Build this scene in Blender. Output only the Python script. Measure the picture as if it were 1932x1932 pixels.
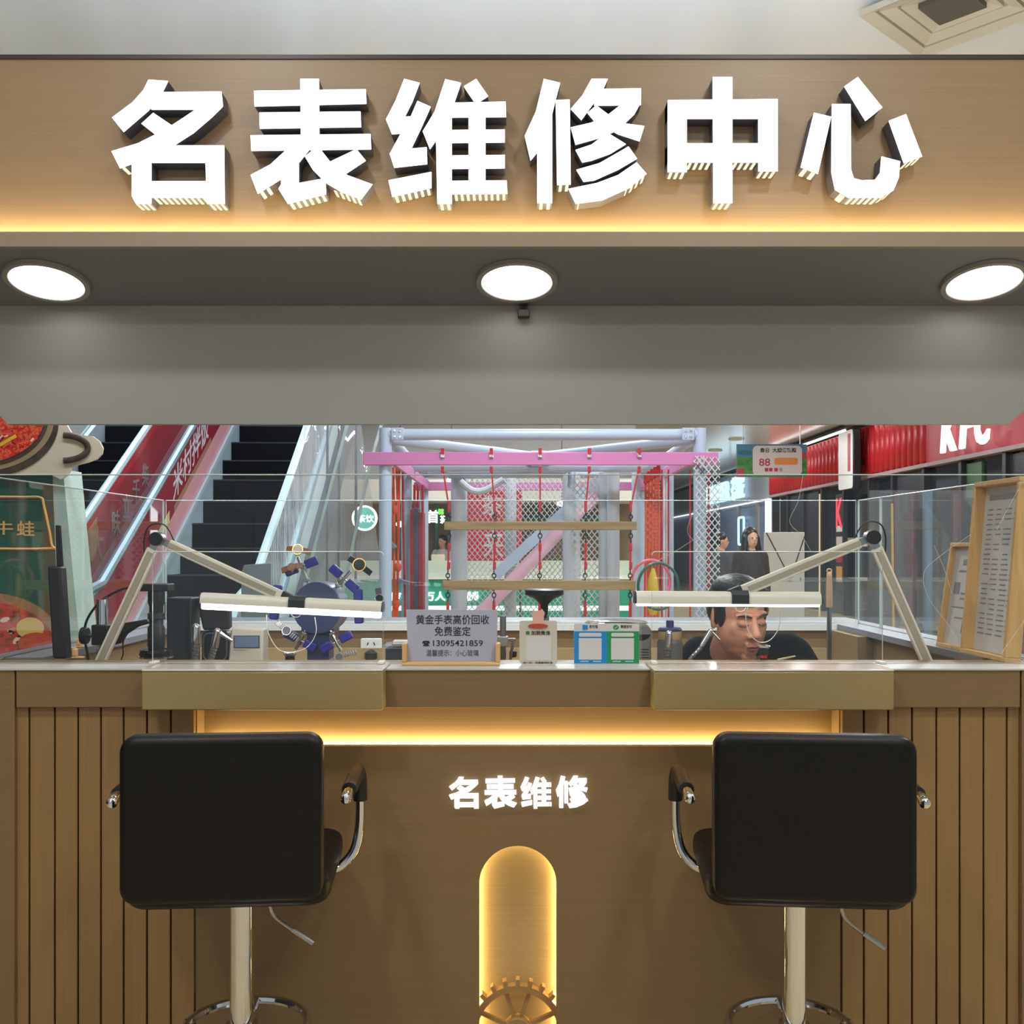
import bpy, bmesh, math, random
from mathutils import Vector, Matrix, Euler

random.seed(7)
for o in list(bpy.data.objects):
    bpy.data.objects.remove(o, do_unlink=True)
SC = bpy.context.scene
COL = SC.collection
R = math.radians

# ------------------------------------------------------------------ camera
EYE = 1.38          # camera height, metres
F = 1932.0          # focal length in pixels of the 1932 px frame
HX, HY = 966.0, 1035.0   # vanishing point of the depth direction
cam_d = bpy.data.cameras.new('camera')
cam_d.sensor_width = 36.0
cam_d.lens = 36.0
cam_d.shift_y = (HY - 966.0) / 1932.0
cam_d.clip_start = 0.05
cam_d.clip_end = 200
cam = bpy.data.objects.new('camera', cam_d)
COL.objects.link(cam)
cam.location = (0, 0, EYE)
cam.rotation_euler = (R(90), 0, 0)
SC.camera = cam

# ------------------------------------------------------------------ world, light, exposure
w = bpy.data.worlds.new('world'); SC.world = w
w.use_nodes = True
bg = w.node_tree.nodes['Background']
bg.inputs[0].default_value = (0.80, 0.90, 1.0, 1)
bg.inputs[1].default_value = 0.44
SC.view_settings.view_transform = 'Standard'
SC.view_settings.look = 'None'
SC.view_settings.gamma = 1.0
SC.view_settings.exposure = 0.0
SC.view_settings.use_curve_mapping = False

def area_light(name, loc, size, power, color, rot=(0, 0, 0), shape='DISK', size_y=None, spread=None):
    d = bpy.data.lights.new(name, 'AREA')
    d.shape = shape; d.size = size
    if size_y: d.size_y = size_y
    d.energy = power; d.color = color
    if spread: d.spread = spread
    o = bpy.data.objects.new(name, d); COL.objects.link(o)
    o.location = loc; o.rotation_euler = rot
    return o

CEIL = 3.90
# the mall's recessed ceiling lamps (fixtures are built further down, at the same spots)
CEIL_SPOTS = [(-1.6, -1.2), (1.6, -1.2), (-1.2, 0.9), (1.2, 0.9), (3.2, 3.4), (3.4, 6.2), (0.3, 6.0), (0.3, 9.2), (3.6, 9.4),
              (0.2, 13.0), (4.6, 13.0), (-1.2, 15.2), (2.4, 15.4), (5.2, 18.5), (3.0, 19.5), (5.15, 23.5), (5.2, 26.2), (2.0, 24.0), (4.6, 31.0)]
for cx, cy in CEIL_SPOTS:
    p = 30 if cy < 2 else 70
    area_light('ceiling_lamp_light', (cx, cy, CEIL - 0.05), 0.34, p, (1.0, 0.97, 0.93) if cy < 2 else (.95, .98, 1.0))
# daylight falling through the atrium opening above the escalators
area_light('atrium_daylight', (-4.6, 11.5, 7.5), 5.0, 650, (0.82, 0.93, 1.0), shape='RECTANGLE', size_y=9.0)

# ------------------------------------------------------------------ helpers
def lin(c):
    c = c / 255.0
    return c / 12.92 if c <= 0.04045 else ((c + 0.055) / 1.055) ** 2.4
def rgb(r, g, b):
    return (lin(r), lin(g), lin(b), 1.0)

def P(x, y, D):
    return Vector(((x - HX) * D / F, D, EYE + (HY - y) * D / F))
def PX(x, D): return (x - HX) * D / F
def PZ(y, D): return EYE + (HY - y) * D / F

MATS = {}
def mat(name, col, rough=0.5, metal=0.0, emit=None, estr=0.0, noise=0.0, nscale=(20, 20, 20), bump=0.0, bscale=None, alpha=None, coat=0.0, spec=None):
    """procedural principled material; noise = relative tone variation"""
    if name in MATS: return MATS[name]
    m = bpy.data.materials.new(name); m.use_nodes = True
    nt = m.node_tree; b = nt.nodes['Principled BSDF']
    b.inputs['Base Color'].default_value = col
    b.inputs['Roughness'].default_value = rough
    b.inputs['Metallic'].default_value = metal
    if coat: b.inputs['Coat Weight'].default_value = coat; b.inputs['Coat Roughness'].default_value = 0.08
    if spec is not None: b.inputs['Specular IOR Level'].default_value = spec
    if alpha is not None: b.inputs['Alpha'].default_value = alpha
    if emit:
        b.inputs['Emission Color'].default_value = emit
        b.inputs['Emission Strength'].default_value = estr
    if noise or bump:
        tc = nt.nodes.new('ShaderNodeTexCoord')
        mp = nt.nodes.new('ShaderNodeMapping'); mp.inputs['Scale'].default_value = nscale
        nt.links.new(tc.outputs['Object'], mp.inputs[0])
        nz = nt.nodes.new('ShaderNodeTexNoise'); nz.inputs['Scale'].default_value = 1.0; nz.inputs['Detail'].default_value = 5
        nt.links.new(mp.outputs[0], nz.inputs['Vector'])
        if noise:
            mr = nt.nodes.new('ShaderNodeMapRange')
            mr.inputs[1].default_value = 0.3; mr.inputs[2].default_value = 0.7
            mr.inputs[3].default_value = 1 - noise; mr.inputs[4].default_value = 1 + noise
            nt.links.new(nz.outputs[0], mr.inputs[0])
            vm = nt.nodes.new('ShaderNodeVectorMath'); vm.operation = 'SCALE'
            vm.inputs[0].default_value = col[:3]
            nt.links.new(mr.outputs[0], vm.inputs['Scale'])
            nt.links.new(vm.outputs[0], b.inputs['Base Color'])
        if bump:
            bp = nt.nodes.new('ShaderNodeBump'); bp.inputs['Strength'].default_value = bump; bp.inputs['Distance'].default_value = 0.002
            nt.links.new(nz.outputs[0], bp.inputs['Height'])
            nt.links.new(bp.outputs[0], b.inputs['Normal'])
    MATS[name] = m
    return m

def emis(name, col, strength):
    if name in MATS: return MATS[name]
    m = bpy.data.materials.new(name); m.use_nodes = True
    nt = m.node_tree; nt.nodes.clear()
    e = nt.nodes.new('ShaderNodeEmission'); e.inputs[0].default_value = col; e.inputs[1].default_value = strength
    o = nt.nodes.new('ShaderNodeOutputMaterial'); nt.links.new(e.outputs[0], o.inputs[0])
    MATS[name] = m
    return m

def glassmat(name, tint=(0.985, 0.995, 0.99, 1), rough=0.0, haze=0.0, hazecol=(0.8, 0.85, 0.88, 1), bump=0.0, bscale=(6, 6, 6), ior=1.32):
    """thin pane: clear transmission + fresnel mirror + a little dust"""
    if name in MATS: return MATS[name]
    m = bpy.data.materials.new(name); m.use_nodes = True
    nt = m.node_tree; nt.nodes.clear()
    out = nt.nodes.new('ShaderNodeOutputMaterial')
    tr = nt.nodes.new('ShaderNodeBsdfTransparent'); tr.inputs[0].default_value = tint
    gl = nt.nodes.new('ShaderNodeBsdfGlossy'); gl.inputs['Roughness'].default_value = rough
    lw = nt.nodes.new('ShaderNodeLayerWeight'); lw.inputs[0].default_value = .5
    p5 = nt.nodes.new('ShaderNodeMath'); p5.operation = 'POWER'; p5.inputs[1].default_value = 5.0; nt.links.new(lw.outputs['Facing'], p5.inputs[0])
    fr = nt.nodes.new('ShaderNodeMapRange'); f0 = ((ior-1)/(ior+1))**2; fr.inputs[3].default_value = f0; fr.inputs[4].default_value = .9
    nt.links.new(p5.outputs[0], fr.inputs[0])
    mx = nt.nodes.new('ShaderNodeMixShader')
    nt.links.new(fr.outputs[0], mx.inputs[0]); nt.links.new(tr.outputs[0], mx.inputs[1]); nt.links.new(gl.outputs[0], mx.inputs[2])
    last = mx
    if haze:
        df = nt.nodes.new('ShaderNodeBsdfDiffuse'); df.inputs[0].default_value = hazecol
        m2 = nt.nodes.new('ShaderNodeMixShader'); m2.inputs[0].default_value = haze
        nt.links.new(mx.outputs[0], m2.inputs[1]); nt.links.new(df.outputs[0], m2.inputs[2]); last = m2
    if bump:
        tc = nt.nodes.new('ShaderNodeTexCoord'); mp = nt.nodes.new('ShaderNodeMapping'); mp.inputs['Scale'].default_value = bscale
        nz = nt.nodes.new('ShaderNodeTexNoise'); nz.inputs['Scale'].default_value = 1; nz.inputs['Detail'].default_value = 2; nz.inputs['Distortion'].default_value = 1.0
        nt.links.new(tc.outputs['Object'], mp.inputs[0]); nt.links.new(mp.outputs[0], nz.inputs['Vector'])
        bp = nt.nodes.new('ShaderNodeBump'); bp.inputs['Strength'].default_value = bump; bp.inputs['Distance'].default_value = 0.05
        nt.links.new(nz.outputs[0], bp.inputs['Height'])
        nt.links.new(bp.outputs[0], gl.inputs['Normal']); nt.links.new(bp.outputs[0], lw.inputs['Normal'])
    nt.links.new(last.outputs[0], out.inputs[0])
    MATS[name] = m
    return m

def rampmat(name, stops, scale=(30, 30, 30), rough=0.5, kind='NOISE', detail=4, bump=0.0):
    """colour print / grain from a noise or voronoi field through a colour ramp"""
    if name in MATS: return MATS[name]
    m = bpy.data.materials.new(name); m.use_nodes = True
    nt = m.node_tree; b = nt.nodes['Principled BSDF']; b.inputs['Roughness'].default_value = rough
    tc = nt.nodes.new('ShaderNodeTexCoord'); mp = nt.nodes.new('ShaderNodeMapping'); mp.inputs['Scale'].default_value = scale
    nt.links.new(tc.outputs['Object'], mp.inputs[0])
    if kind == 'NOISE':
        nz = nt.nodes.new('ShaderNodeTexNoise'); nz.inputs['Scale'].default_value = 1; nz.inputs['Detail'].default_value = detail
        nz.inputs['Distortion'].default_value = 0.6
        fac = nz.outputs[0]
    else:
        nz = nt.nodes.new('ShaderNodeTexVoronoi'); nz.inputs['Scale'].default_value = 1
        sp = nt.nodes.new('ShaderNodeSeparateColor'); nt.links.new(nz.outputs['Color'], sp.inputs[0]); fac = sp.outputs[0]
    nt.links.new(mp.outputs[0], nz.inputs['Vector'])
    cr = nt.nodes.new('ShaderNodeValToRGB')
    el = cr.color_ramp.elements
    while len(el) < len(stops): el.new(0.5)
    for e, (p, c) in zip(el, stops): e.position = p; e.color = c
    nt.links.new(fac, cr.inputs[0]); nt.links.new(cr.outputs[0], b.inputs['Base Color'])
    if bump:
        bp = nt.nodes.new('ShaderNodeBump'); bp.inputs['Strength'].default_value = bump; bp.inputs['Distance'].default_value = 0.002
        nt.links.new(fac, bp.inputs['Height']); nt.links.new(bp.outputs[0], b.inputs['Normal'])
    MATS[name] = m
    return m

class MB:
    """collects shapes; build() links them as ONE mesh object"""
    def __init__(s): s.v = []; s.f = []; s.mi = []; s.cur = 0
    def add(s, vs, fs):
        n = len(s.v); s.v += [Vector(p) for p in vs]
        for f in fs: s.f.append([n + i for i in f]); s.mi.append(s.cur)
        return s
    def box(s, x0, x1, y0, y1, z0, z1):
        vs = [(x, y, z) for x in (x0, x1) for y in (y0, y1) for z in (z0, z1)]
        return s.add(vs, [(0, 1, 3, 2), (4, 6, 7, 5), (0, 4, 5, 1), (2, 3, 7, 6), (0, 2, 6, 4), (1, 5, 7, 3)])
    def cbox(s, c, sx, sy, sz): return s.box(c[0]-sx/2, c[0]+sx/2, c[1]-sy/2, c[1]+sy/2, c[2]-sz/2, c[2]+sz/2)
    def bar(s, a, b, wd, th, up=(0, 1, 0)):
        """rectangular bar from a to b; th measured along 'up', wd across"""
        a = Vector(a); b = Vector(b); d = (b - a).normalized(); u = Vector(up)
        u = (u - d * u.dot(d)).normalized(); n = d.cross(u)
        vs = []
        for p in (a, b):
            for i, j in ((-1, -1), (1, -1), (1, 1), (-1, 1)): vs.append(p + n * (wd/2*i) + u * (th/2*j))
        return s.add(vs, [(0, 1, 2, 3), (7, 6, 5, 4), (0, 4, 5, 1), (1, 5, 6, 2), (2, 6, 7, 3), (3, 7, 4, 0)])
    def cyl(s, a, b, r, r2=None, seg=20):
        a = Vector(a); b = Vector(b); r2 = r if r2 is None else r2
        d = (b - a).normalized(); t = Vector((0, 0, 1)) if abs(d.z) < .9 else Vector((1, 0, 0))
        u = d.cross(t).normalized(); v = d.cross(u)
        vs = [a + (u*math.cos(k*2*math.pi/seg) + v*math.sin(k*2*math.pi/seg))*r for k in range(seg)]
        vs += [b + (u*math.cos(k*2*math.pi/seg) + v*math.sin(k*2*math.pi/seg))*r2 for k in range(seg)]
        fs = [(k, (k+1) % seg, seg+(k+1) % seg, seg+k) for k in range(seg)]
        fs += [tuple(range(seg))[::-1], tuple(range(seg, 2*seg))]
        return s.add(vs, fs)
    def tube(s, pts, r, seg=8, closed=False):
        pts = [Vector(p) for p in pts]; n = len(pts)
        rs = r if isinstance(r, (list, tuple)) else [r]*n
        u = None; rings = []
        for i, p in enumerate(pts):
            if closed: d = (pts[(i+1) % n] - pts[i-1]).normalized()
            else: d = (pts[min(i+1, n-1)] - pts[max(i-1, 0)]).normalized()
            if u is None:
                t = Vector((0, 0, 1)) if abs(d.z) < .9 else Vector((1, 0, 0)); u = d.cross(t).normalized()
            u = (u - d*u.dot(d))
            u = u.normalized() if u.length > 1e-6 else d.orthogonal().normalized()
            v = d.cross(u)
            rings.append([p + (u*math.cos(k*2*math.pi/seg) + v*math.sin(k*2*math.pi/seg))*rs[i] for k in range(seg)])
        vs = [q for rg in rings for q in rg]; fs = []
        m = n if closed else n-1
        for i in range(m):
            j = (i+1) % n
            for k in range(seg): fs.append((i*seg+k, i*seg+(k+1) % seg, j*seg+(k+1) % seg, j*seg+k))
        if not closed: fs += [tuple(range(seg))[::-1], tuple(range((n-1)*seg, n*seg))]
        return s.add(vs, fs)
    def sph(s, c, rx, ry=None, rz=None, seg=16, rings=10, rot=None):
        ry = rx if ry is None else ry; rz = rx if rz is None else rz
        c = Vector(c); M = rot.to_matrix() if rot else Matrix.Identity(3)
        vs = [c + M @ Vector((0, 0, rz))]
        for i in range(1, rings):
            a = math.pi*i/rings
            for k in range(seg):
                b = 2*math.pi*k/seg
                vs.append(c + M @ Vector((rx*math.sin(a)*math.cos(b), ry*math.sin(a)*math.sin(b), rz*math.cos(a))))
        vs.append(c + M @ Vector((0, 0, -rz)))
        fs = [(0, 1+k, 1+(k+1) % seg) for k in range(seg)]
        for i in range(rings-2):
            for k in range(seg):
                a = 1+i*seg; fs.append((a+k, a+seg+k, a+seg+(k+1) % seg, a+(k+1) % seg))
        a = 1+(rings-2)*seg; L = len(vs)-1
        fs += [(a+k, L, a+(k+1) % seg) for k in range(seg)]
        return s.add(vs, fs)
    def capsule(s, a, b, ra, rb, seg=14):
        s.cyl(a, b, ra, rb, seg); s.sph(a, ra, seg=seg, rings=8); return s.sph(b, rb, seg=seg, rings=8)
    def lathe(s, prof, c=(0, 0, 0), seg=28):
        """profile of (radius, height) about the vertical through c; ends closed"""
        vs = []; fs = []
        for r, z in prof:
            for k in range(seg):
                a = 2*math.pi*k/seg; vs.append((c[0]+r*math.cos(a), c[1]+r*math.sin(a), c[2]+z))
        for i in range(len(prof)-1):
            for k in range(seg): fs.append((i*seg+k, i*seg+(k+1) % seg, (i+1)*seg+(k+1) % seg, (i+1)*seg+k))
        fs += [tuple(range(seg))[::-1], tuple(range((len(prof)-1)*seg, len(prof)*seg))]
        return s.add(vs, fs)
    def prism(s, poly, y0, y1):
        """polygon of (x, z) extruded along y"""
        n = len(poly); ar = sum(poly[i][0]*poly[(i+1) % n][1] - poly[(i+1) % n][0]*poly[i][1] for i in range(n))
        if ar < 0: poly = poly[::-1]
        vs = [(x, y0, z) for x, z in poly] + [(x, y1, z) for x, z in poly]
        fs = [tuple(range(n)), tuple(range(n, 2*n))[::-1]]
        fs += [(i, n+i, n+(i+1) % n, (i+1) % n) for i in range(n)]
        return s.add(vs, fs)
    def prismx(s, poly, x0, x1):
        """polygon of (y, z) extruded along x"""
        n = len(poly); ar = sum(poly[i][0]*poly[(i+1) % n][1] - poly[(i+1) % n][0]*poly[i][1] for i in range(n))
        if ar < 0: poly = poly[::-1]
        vs = [(x0, y, z) for y, z in poly] + [(x1, y, z) for y, z in poly]
        fs = [tuple(range(n))[::-1], tuple(range(n, 2*n))]
        fs += [((i+1) % n, n+(i+1) % n, n+i, i) for i in range(n)]
        return s.add(vs, fs)
    def mesh(s, name='mesh'):
        me = bpy.data.meshes.new(name); me.from_pydata([tuple(v) for v in s.v], [], s.f)
        for p, i in zip(me.polygons, s.mi): p.material_index = i
        bm = bmesh.new(); bm.from_mesh(me); bmesh.ops.recalc_face_normals(bm, faces=bm.faces[:]); bm.to_mesh(me); bm.free()
        return me
    def build(s, name, m, parent=None, smooth=False, bevel=0.0, bseg=2, local=False, angle=40):
        me = s.mesh(name)
        return link(name, me, m, parent, smooth, bevel, bseg, local, angle)

def link(name, me, m, parent=None, smooth=False, bevel=0.0, bseg=2, local=False, angle=40):
    for k in (m if isinstance(m, (list, tuple)) else [m]): me.materials.append(k)
    o = bpy.data.objects.new(name, me); COL.objects.link(o)
    if smooth or bevel:
        me.shade_smooth()
        me.set_sharp_from_angle(angle=R(angle))
    if bevel:
        b = o.modifiers.new('bevel', 'BEVEL'); b.width = bevel; b.segments = bseg; b.limit_method = 'ANGLE'; b.angle_limit = R(40)
        b.harden_normals = False
    if parent is not None:
        o.parent = parent
        if not local: o.matrix_parent_inverse = wm(parent).inverted()
    elif not local:
        lo = Vector((min(v.co[i] for v in me.vertices) for i in range(3)))
        hi = Vector((max(v.co[i] for v in me.vertices) for i in range(3)))
        c = Vector(((lo.x+hi.x)/2, (lo.y+hi.y)/2, lo.z))
        me.transform(Matrix.Translation(-c)); o.location = c
    return o

def wm(o):
    M = Matrix.LocRotScale(o.location, o.rotation_euler, o.scale)
    if o.parent: M = wm(o.parent) @ o.matrix_parent_inverse @ M
    return M

def tag(o, label, cat, group=None):
    o['label'] = label; o['category'] = cat
    if group: o['group'] = group
    return o
def thing(name, label, cat, loc=(0, 0, 0), rz=0.0, group=None):
    o = bpy.data.objects.new(name, None); COL.objects.link(o)
    o.empty_display_size = 0.1
    o.location = loc; o.rotation_euler = (0, 0, rz)
    return tag(o, label, cat, group)
def struct(o, label=None, cat=None):
    o['kind'] = 'structure'
    if label: o['label'] = label
    if cat: o['category'] = cat
    return o
def copy_tree(o, parent=None):
    c = o.copy(); COL.objects.link(c)
    if parent is not None: c.parent = parent
    for ch in list(o.children): copy_tree(ch, c)
    return c

# ---- text: bundled interface font, turned into mesh
_tc = {}
def text_mesh(s, depth=0.0, offset=0.0, res=3):
    key = (s, depth, offset, res)
    if key in _tc: return _tc[key].copy()
    cu = bpy.data.curves.new('t', 'FONT'); cu.body = s; cu.size = 1.0; cu.resolution_u = res
    cu.extrude = depth; cu.offset = offset; cu.align_x = 'LEFT'
    o = bpy.data.objects.new('t', cu); COL.objects.link(o)
    dg = bpy.context.evaluated_depsgraph_get()
    me = bpy.data.meshes.new_from_object(o.evaluated_get(dg), depsgraph=dg)
    bpy.data.objects.remove(o, do_unlink=True); bpy.data.curves.remove(cu)
    _tc[key] = me
    return me.copy()
def text_box(name, s, m, p0, ex, ey, parent=None, depth=0.0005, offset=0.0, italic=0.0):
    """text fitted into the parallelogram with lower-left corner p0 and edge vectors ex (reading direction) and ey (up)"""
    me = text_mesh(s, 0.5 if depth else 0.0, offset)
    xs = [v.co.x for v in me.vertices]; ys = [v.co.y for v in me.vertices]
    x0, x1, y0, y1 = min(xs), max(xs), min(ys), max(ys)
    ex = Vector(ex); ey = Vector(ey); n = ex.cross(ey).normalized(); p0 = Vector(p0)
    for v in me.vertices:
        a = (v.co.x-x0)/(x1-x0); b = (v.co.y-y0)/(y1-y0)
        v.co = p0 + ex*(a + italic*b) + ey*b + n*(v.co.z + 0.5)*depth
    for k in range(len(me.materials)-1, -1, -1): me.materials.pop(index=k)
    for p in me.polygons: p.material_index = 0
    return link(name, me, m, parent)
def text_px(name, s, m, x0, x1, y0, y1, D, parent=None, depth=0.0005, offset=0.0):
    a = P(x0, y1, D); b = P(x1, y1, D); c = P(x0, y0, D)
    return text_box(name, s, m, a, b-a, c-a, parent, depth, offset)
def quad_px(name, m, x0, x1, y0, y1, D, parent=None, th=0.001):
    b = MB(); b.box(PX(x0, D), PX(x1, D), D-th, D, PZ(y1, D), PZ(y0, D))
    return b.build(name, m, parent)
def rrect(x0, x1, z0, z1, r, n=5):
    pts = []
    for cx, cz, a0 in ((x1-r, z1-r, 0), (x0+r, z1-r, 90), (x0+r, z0+r, 180), (x1-r, z0+r, 270)):
        for k in range(n+1):
            a = R(a0+90*k/n); pts.append((cx+r*math.cos(a), cz+r*math.sin(a)))
    return pts

def holed(name, outer, holes, y0, y1, m, parent=None, local=False, bevel=0):
    """plate in the xz plane with holes, thickness y0..y1"""
    cu = bpy.data.curves.new('c', 'CURVE'); cu.dimensions = '2D'; cu.fill_mode = 'BOTH'; cu.extrude = abs(y1-y0)/2
    for poly in [outer]+holes:
        sp = cu.splines.new('POLY'); sp.points.add(len(poly)-1); sp.use_cyclic_u = True
        for p, (x, z) in zip(sp.points, poly): p.co = (x, z, 0, 1)
    o = bpy.data.objects.new('c', cu); COL.objects.link(o)
    dg = bpy.context.evaluated_depsgraph_get()
    me = bpy.data.meshes.new_from_object(o.evaluated_get(dg), depsgraph=dg)
    bpy.data.objects.remove(o, do_unlink=True); bpy.data.curves.remove(cu)
    ym = (y0+y1)/2
    for v in me.vertices: x, z, t = v.co; v.co = (x, ym - t, z)
    bm = bmesh.new(); bm.from_mesh(me); bmesh.ops.remove_doubles(bm, verts=bm.verts[:], dist=1e-5)
    bmesh.ops.recalc_face_normals(bm, faces=bm.faces[:]); bm.to_mesh(me); bm.free()
    me.materials.clear()
    return link(name, me, m, parent, smooth=True, angle=35, local=local, bevel=bevel)

def remesh(mb, voxel, it=4, fac=0.5):
    me = mb.mesh('r'); o = bpy.data.objects.new('r', me); COL.objects.link(o)
    r = o.modifiers.new('r', 'REMESH'); r.mode = 'VOXEL'; r.voxel_size = voxel; r.use_smooth_shade = True
    if it:
        q = o.modifiers.new('s', 'SMOOTH'); q.factor = fac; q.iterations = it
    dg = bpy.context.evaluated_depsgraph_get()
    out = bpy.data.meshes.new_from_object(o.evaluated_get(dg), depsgraph=dg)
    bpy.data.objects.remove(o, do_unlink=True)
    out.materials.clear()
    out.shade_smooth()
    return out
def arc(pts, n=24):
    """smooth path through points (Catmull-Rom)"""
    pts = [Vector(p) for p in pts]; q = [pts[0]*2-pts[1]] + pts + [pts[-1]*2-pts[-2]]; out = []
    for i in range(1, len(q)-2):
        for k in range(n):
            t = k/n; a, b, c, d = q[i-1], q[i], q[i+1], q[i+2]
            out.append(0.5*((2*b) + (c-a)*t + (2*a-5*b+4*c-d)*t*t + (3*b-a-3*c+d)*t*t*t))
    out.append(pts[-1])
    return out

# ------------------------------------------------------------------ materials
BROWN = mat('brown_laminate', rgb(133, 107, 72), 0.42, noise=0.05, nscale=(3, 3, 260), bump=0.06)
BROWNV = mat('brown_laminate_slats', rgb(150, 118, 76), 0.42, noise=0.07, nscale=(160, 160, 4), bump=0.08)
BROWNF = mat('bronze_fascia', rgb(160, 134, 102), 0.38, noise=0.07, nscale=(2, 2, 300), bump=0.08)
GROOVE = mat('dark_groove', rgb(70, 48, 28), 0.7)
STONE = mat('olive_quartz', rgb(160, 141, 94), 0.30, noise=0.06, nscale=(300, 300, 300))
STONETOP = mat('quartz_top_sheen', rgb(226, 214, 200), 0.12, noise=0.05, nscale=(200, 200, 200))  # bright reflections on the ledge tops are painted into this pale base colour
AMBER = mat('amber_wood_laminate', rgb(166, 140, 100), 0.4, noise=0.06, nscale=(3, 3, 220))
ALU = mat('brushed_aluminium', rgb(196, 194, 188), 0.35, 0.85, noise=0.04, nscale=(4, 200, 4))
ALUC = mat('champagne_aluminium', rgb(240, 231, 216), 0.36)
STEEL = mat('satin_steel', rgb(170, 170, 172), 0.25, 1.0)
CHROME = mat('chrome', rgb(222, 224, 228), 0.07, 1.0)
BLACK = mat('black_plastic', rgb(24, 24, 26), 0.4)
BLACKG = mat('black_gloss', rgb(16, 16, 20), 0.15)
LEATHER = mat('black_leather', rgb(18, 16, 15), 0.42, bump=0.25, nscale=(140, 140, 140), noise=0.1, spec=.28)
DARKG = mat('dark_grey_paint', rgb(122, 124, 134), 0.55)
HEADG = mat('grey_header_paint', rgb(160, 160, 156), 0.55, noise=0.02, nscale=(3, 3, 3))
WHITE = mat('white_plastic', rgb(226, 224, 220), 0.4)
OFFW = mat('off_white_paper', rgb(214, 212, 210), 0.6)
WOOD = rampmat('pale_wood', [(0.3, rgb(206, 160, 98)), (0.7, rgb(226, 186, 126))], (4, 60, 60), 0.5)
WOODH = rampmat('pale_wood_upright', [(0.3, rgb(206, 160, 98)), (0.7, rgb(226, 186, 126))], (60, 60, 5), 0.5)
PLANK = rampmat('pine_plank', [(0.25, rgb(104, 80, 50)), (0.5, rgb(142, 116, 78)), (0.75, rgb(156, 130, 92))], (1.5, 14, 24), 0.6)
GLASS = glassmat('clear_glass')
GLASSD = glassmat('dusty_glass', haze=0.05)
GEDGE = mat('glass_edge', rgb(206, 218, 214), 0.25)
GEDGEG = mat('glass_edge_green', rgb(120, 160, 150), 0.25)
FILM = glassmat('wrinkled_clear_film', haze=0.16, hazecol=(0.72, 0.76, 0.85, 1), bump=1.0, bscale=(5, 5, 0.6), rough=0.03, ior=1.7)
LEDW = emis('led_warm', (1.0, 0.76, 0.36, 1), 30.0)
LEDN = emis('led_niche', (1.0, 0.80, 0.33, 1), 38.0)
LEDF = emis('led_fascia', (1.0, 0.78, 0.40, 1), 62.0)
LETTER = emis('letter_white', (0.95, 0.97, 1.0, 1), 2.4)
LETTERS = emis('letter_white_small', (0.97, 0.97, 1.0, 1), 1.5)
LAMPW = emis('lamp_diffuser', (1.0, 0.97, 0.93, 1), 6.0)
DOWNW = emis('downlight_diffuser', (1.0, 0.97, 0.92, 1), 4.0)
PINK = mat('pink_powder_coat', rgb(188, 116, 166), 0.5)
PIPE = mat('pale_blue_pipe', rgb(170, 184, 208), 0.35, noise=0.02, nscale=(3, 3, 3))
FOAM = mat('white_foam_sleeve', rgb(180, 188, 200), 0.6, noise=0.04, nscale=(40, 40, 10), bump=0.2)
RED = mat('red_strap', rgb(172, 28, 40), 0.6)
ORANGE = mat('orange_rope', rgb(214, 84, 50), 0.7)
CHAIN = mat('dark_chain', rgb(62, 60, 62), 0.4, 0.8)
BLUEP = mat('blue_clamp_plastic', rgb(36, 36, 138), 0.4)
SKIN = mat('skin', rgb(196, 136, 110), 0.5, noise=.05, nscale=(30, 30, 30))
CLOTH = mat('black_cloth', rgb(13, 14, 18), 0.9, spec=.2)
HAIR = mat('black_hair', rgb(20, 18, 18), 0.42, bump=0.6, nscale=(70, 160, 70), noise=0.3)

# ================================================================== THE MALL SHELL
FLOORM = rampmat('beige_floor_tile', [(0.3, rgb(194, 174, 132)), (0.7, rgb(206, 188, 150))], (2, 2, 2), 0.16)
b = MB(); b.box(-9, 9, -6, 46, -0.1, 0)
struct(b.build('floor', FLOORM), 'beige polished tile floor of the mall', 'floor')
CEILM = mat('gloss_white_ceiling', rgb(230, 234, 240), 0.14, noise=0.02, nscale=(1, 1, 1))
b = MB(); b.box(-1.9, 9, -6, 46, CEIL, CEIL+0.2); b.box(-9, -1.9, -6, 7.4, CEIL, CEIL+0.2)
struct(b.build('ceiling', CEILM), 'glossy white mall ceiling above the bronze fascia', 'ceiling')
WALLB = mat('beige_wall', rgb(206, 206, 206), 0.6, noise=0.04, nscale=(2, 2, 2))
b = MB(); b.box(-9, 2.2, 18.2, 18.4, 0, CEIL)
struct(b.build('wall_back', WALLB), 'beige wall behind the juice shop', 'wall')
b = MB(); b.box(-9, 9, 45.8, 46, 0, CEIL)
struct(b.build('wall_far', mat('far_wall_white', rgb(214, 218, 226), 0.5)), 'pale wall closing the far end of the corridor', 'wall')
b = MB(); b.box(-9.2, -9, -6, 46, 0, 8)
struct(b.build('wall_left', mat('dark_wall', rgb(58, 54, 56), 0.5)), 'dark wall beyond the escalators', 'wall')

# ceiling downlights
dl = None
for i, (cx, cy) in enumerate(CEIL_SPOTS):
    lab = 'small round recessed lamp in the glossy white mall ceiling'
    t = thing('ceiling_downlight', lab, 'lamp', (cx, cy, CEIL-0.03), group='recessed lamps in the mall ceiling')
    b = MB(); b.lathe([(0.10, 0.0), (0.17, 0.0), (0.18, 0.015), (0.18, 0.03), (0.10, 0.03)], seg=20); b.build('trim_ring', WHITE, t, True, local=True)
    b = MB(); b.lathe([(0.10, 0.006), (0.10, 0.02)], seg=20); b.build('diffuser', emis('ceil_lamp', (1, 0.96, 0.9, 1), 6), t, local=True)
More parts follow.
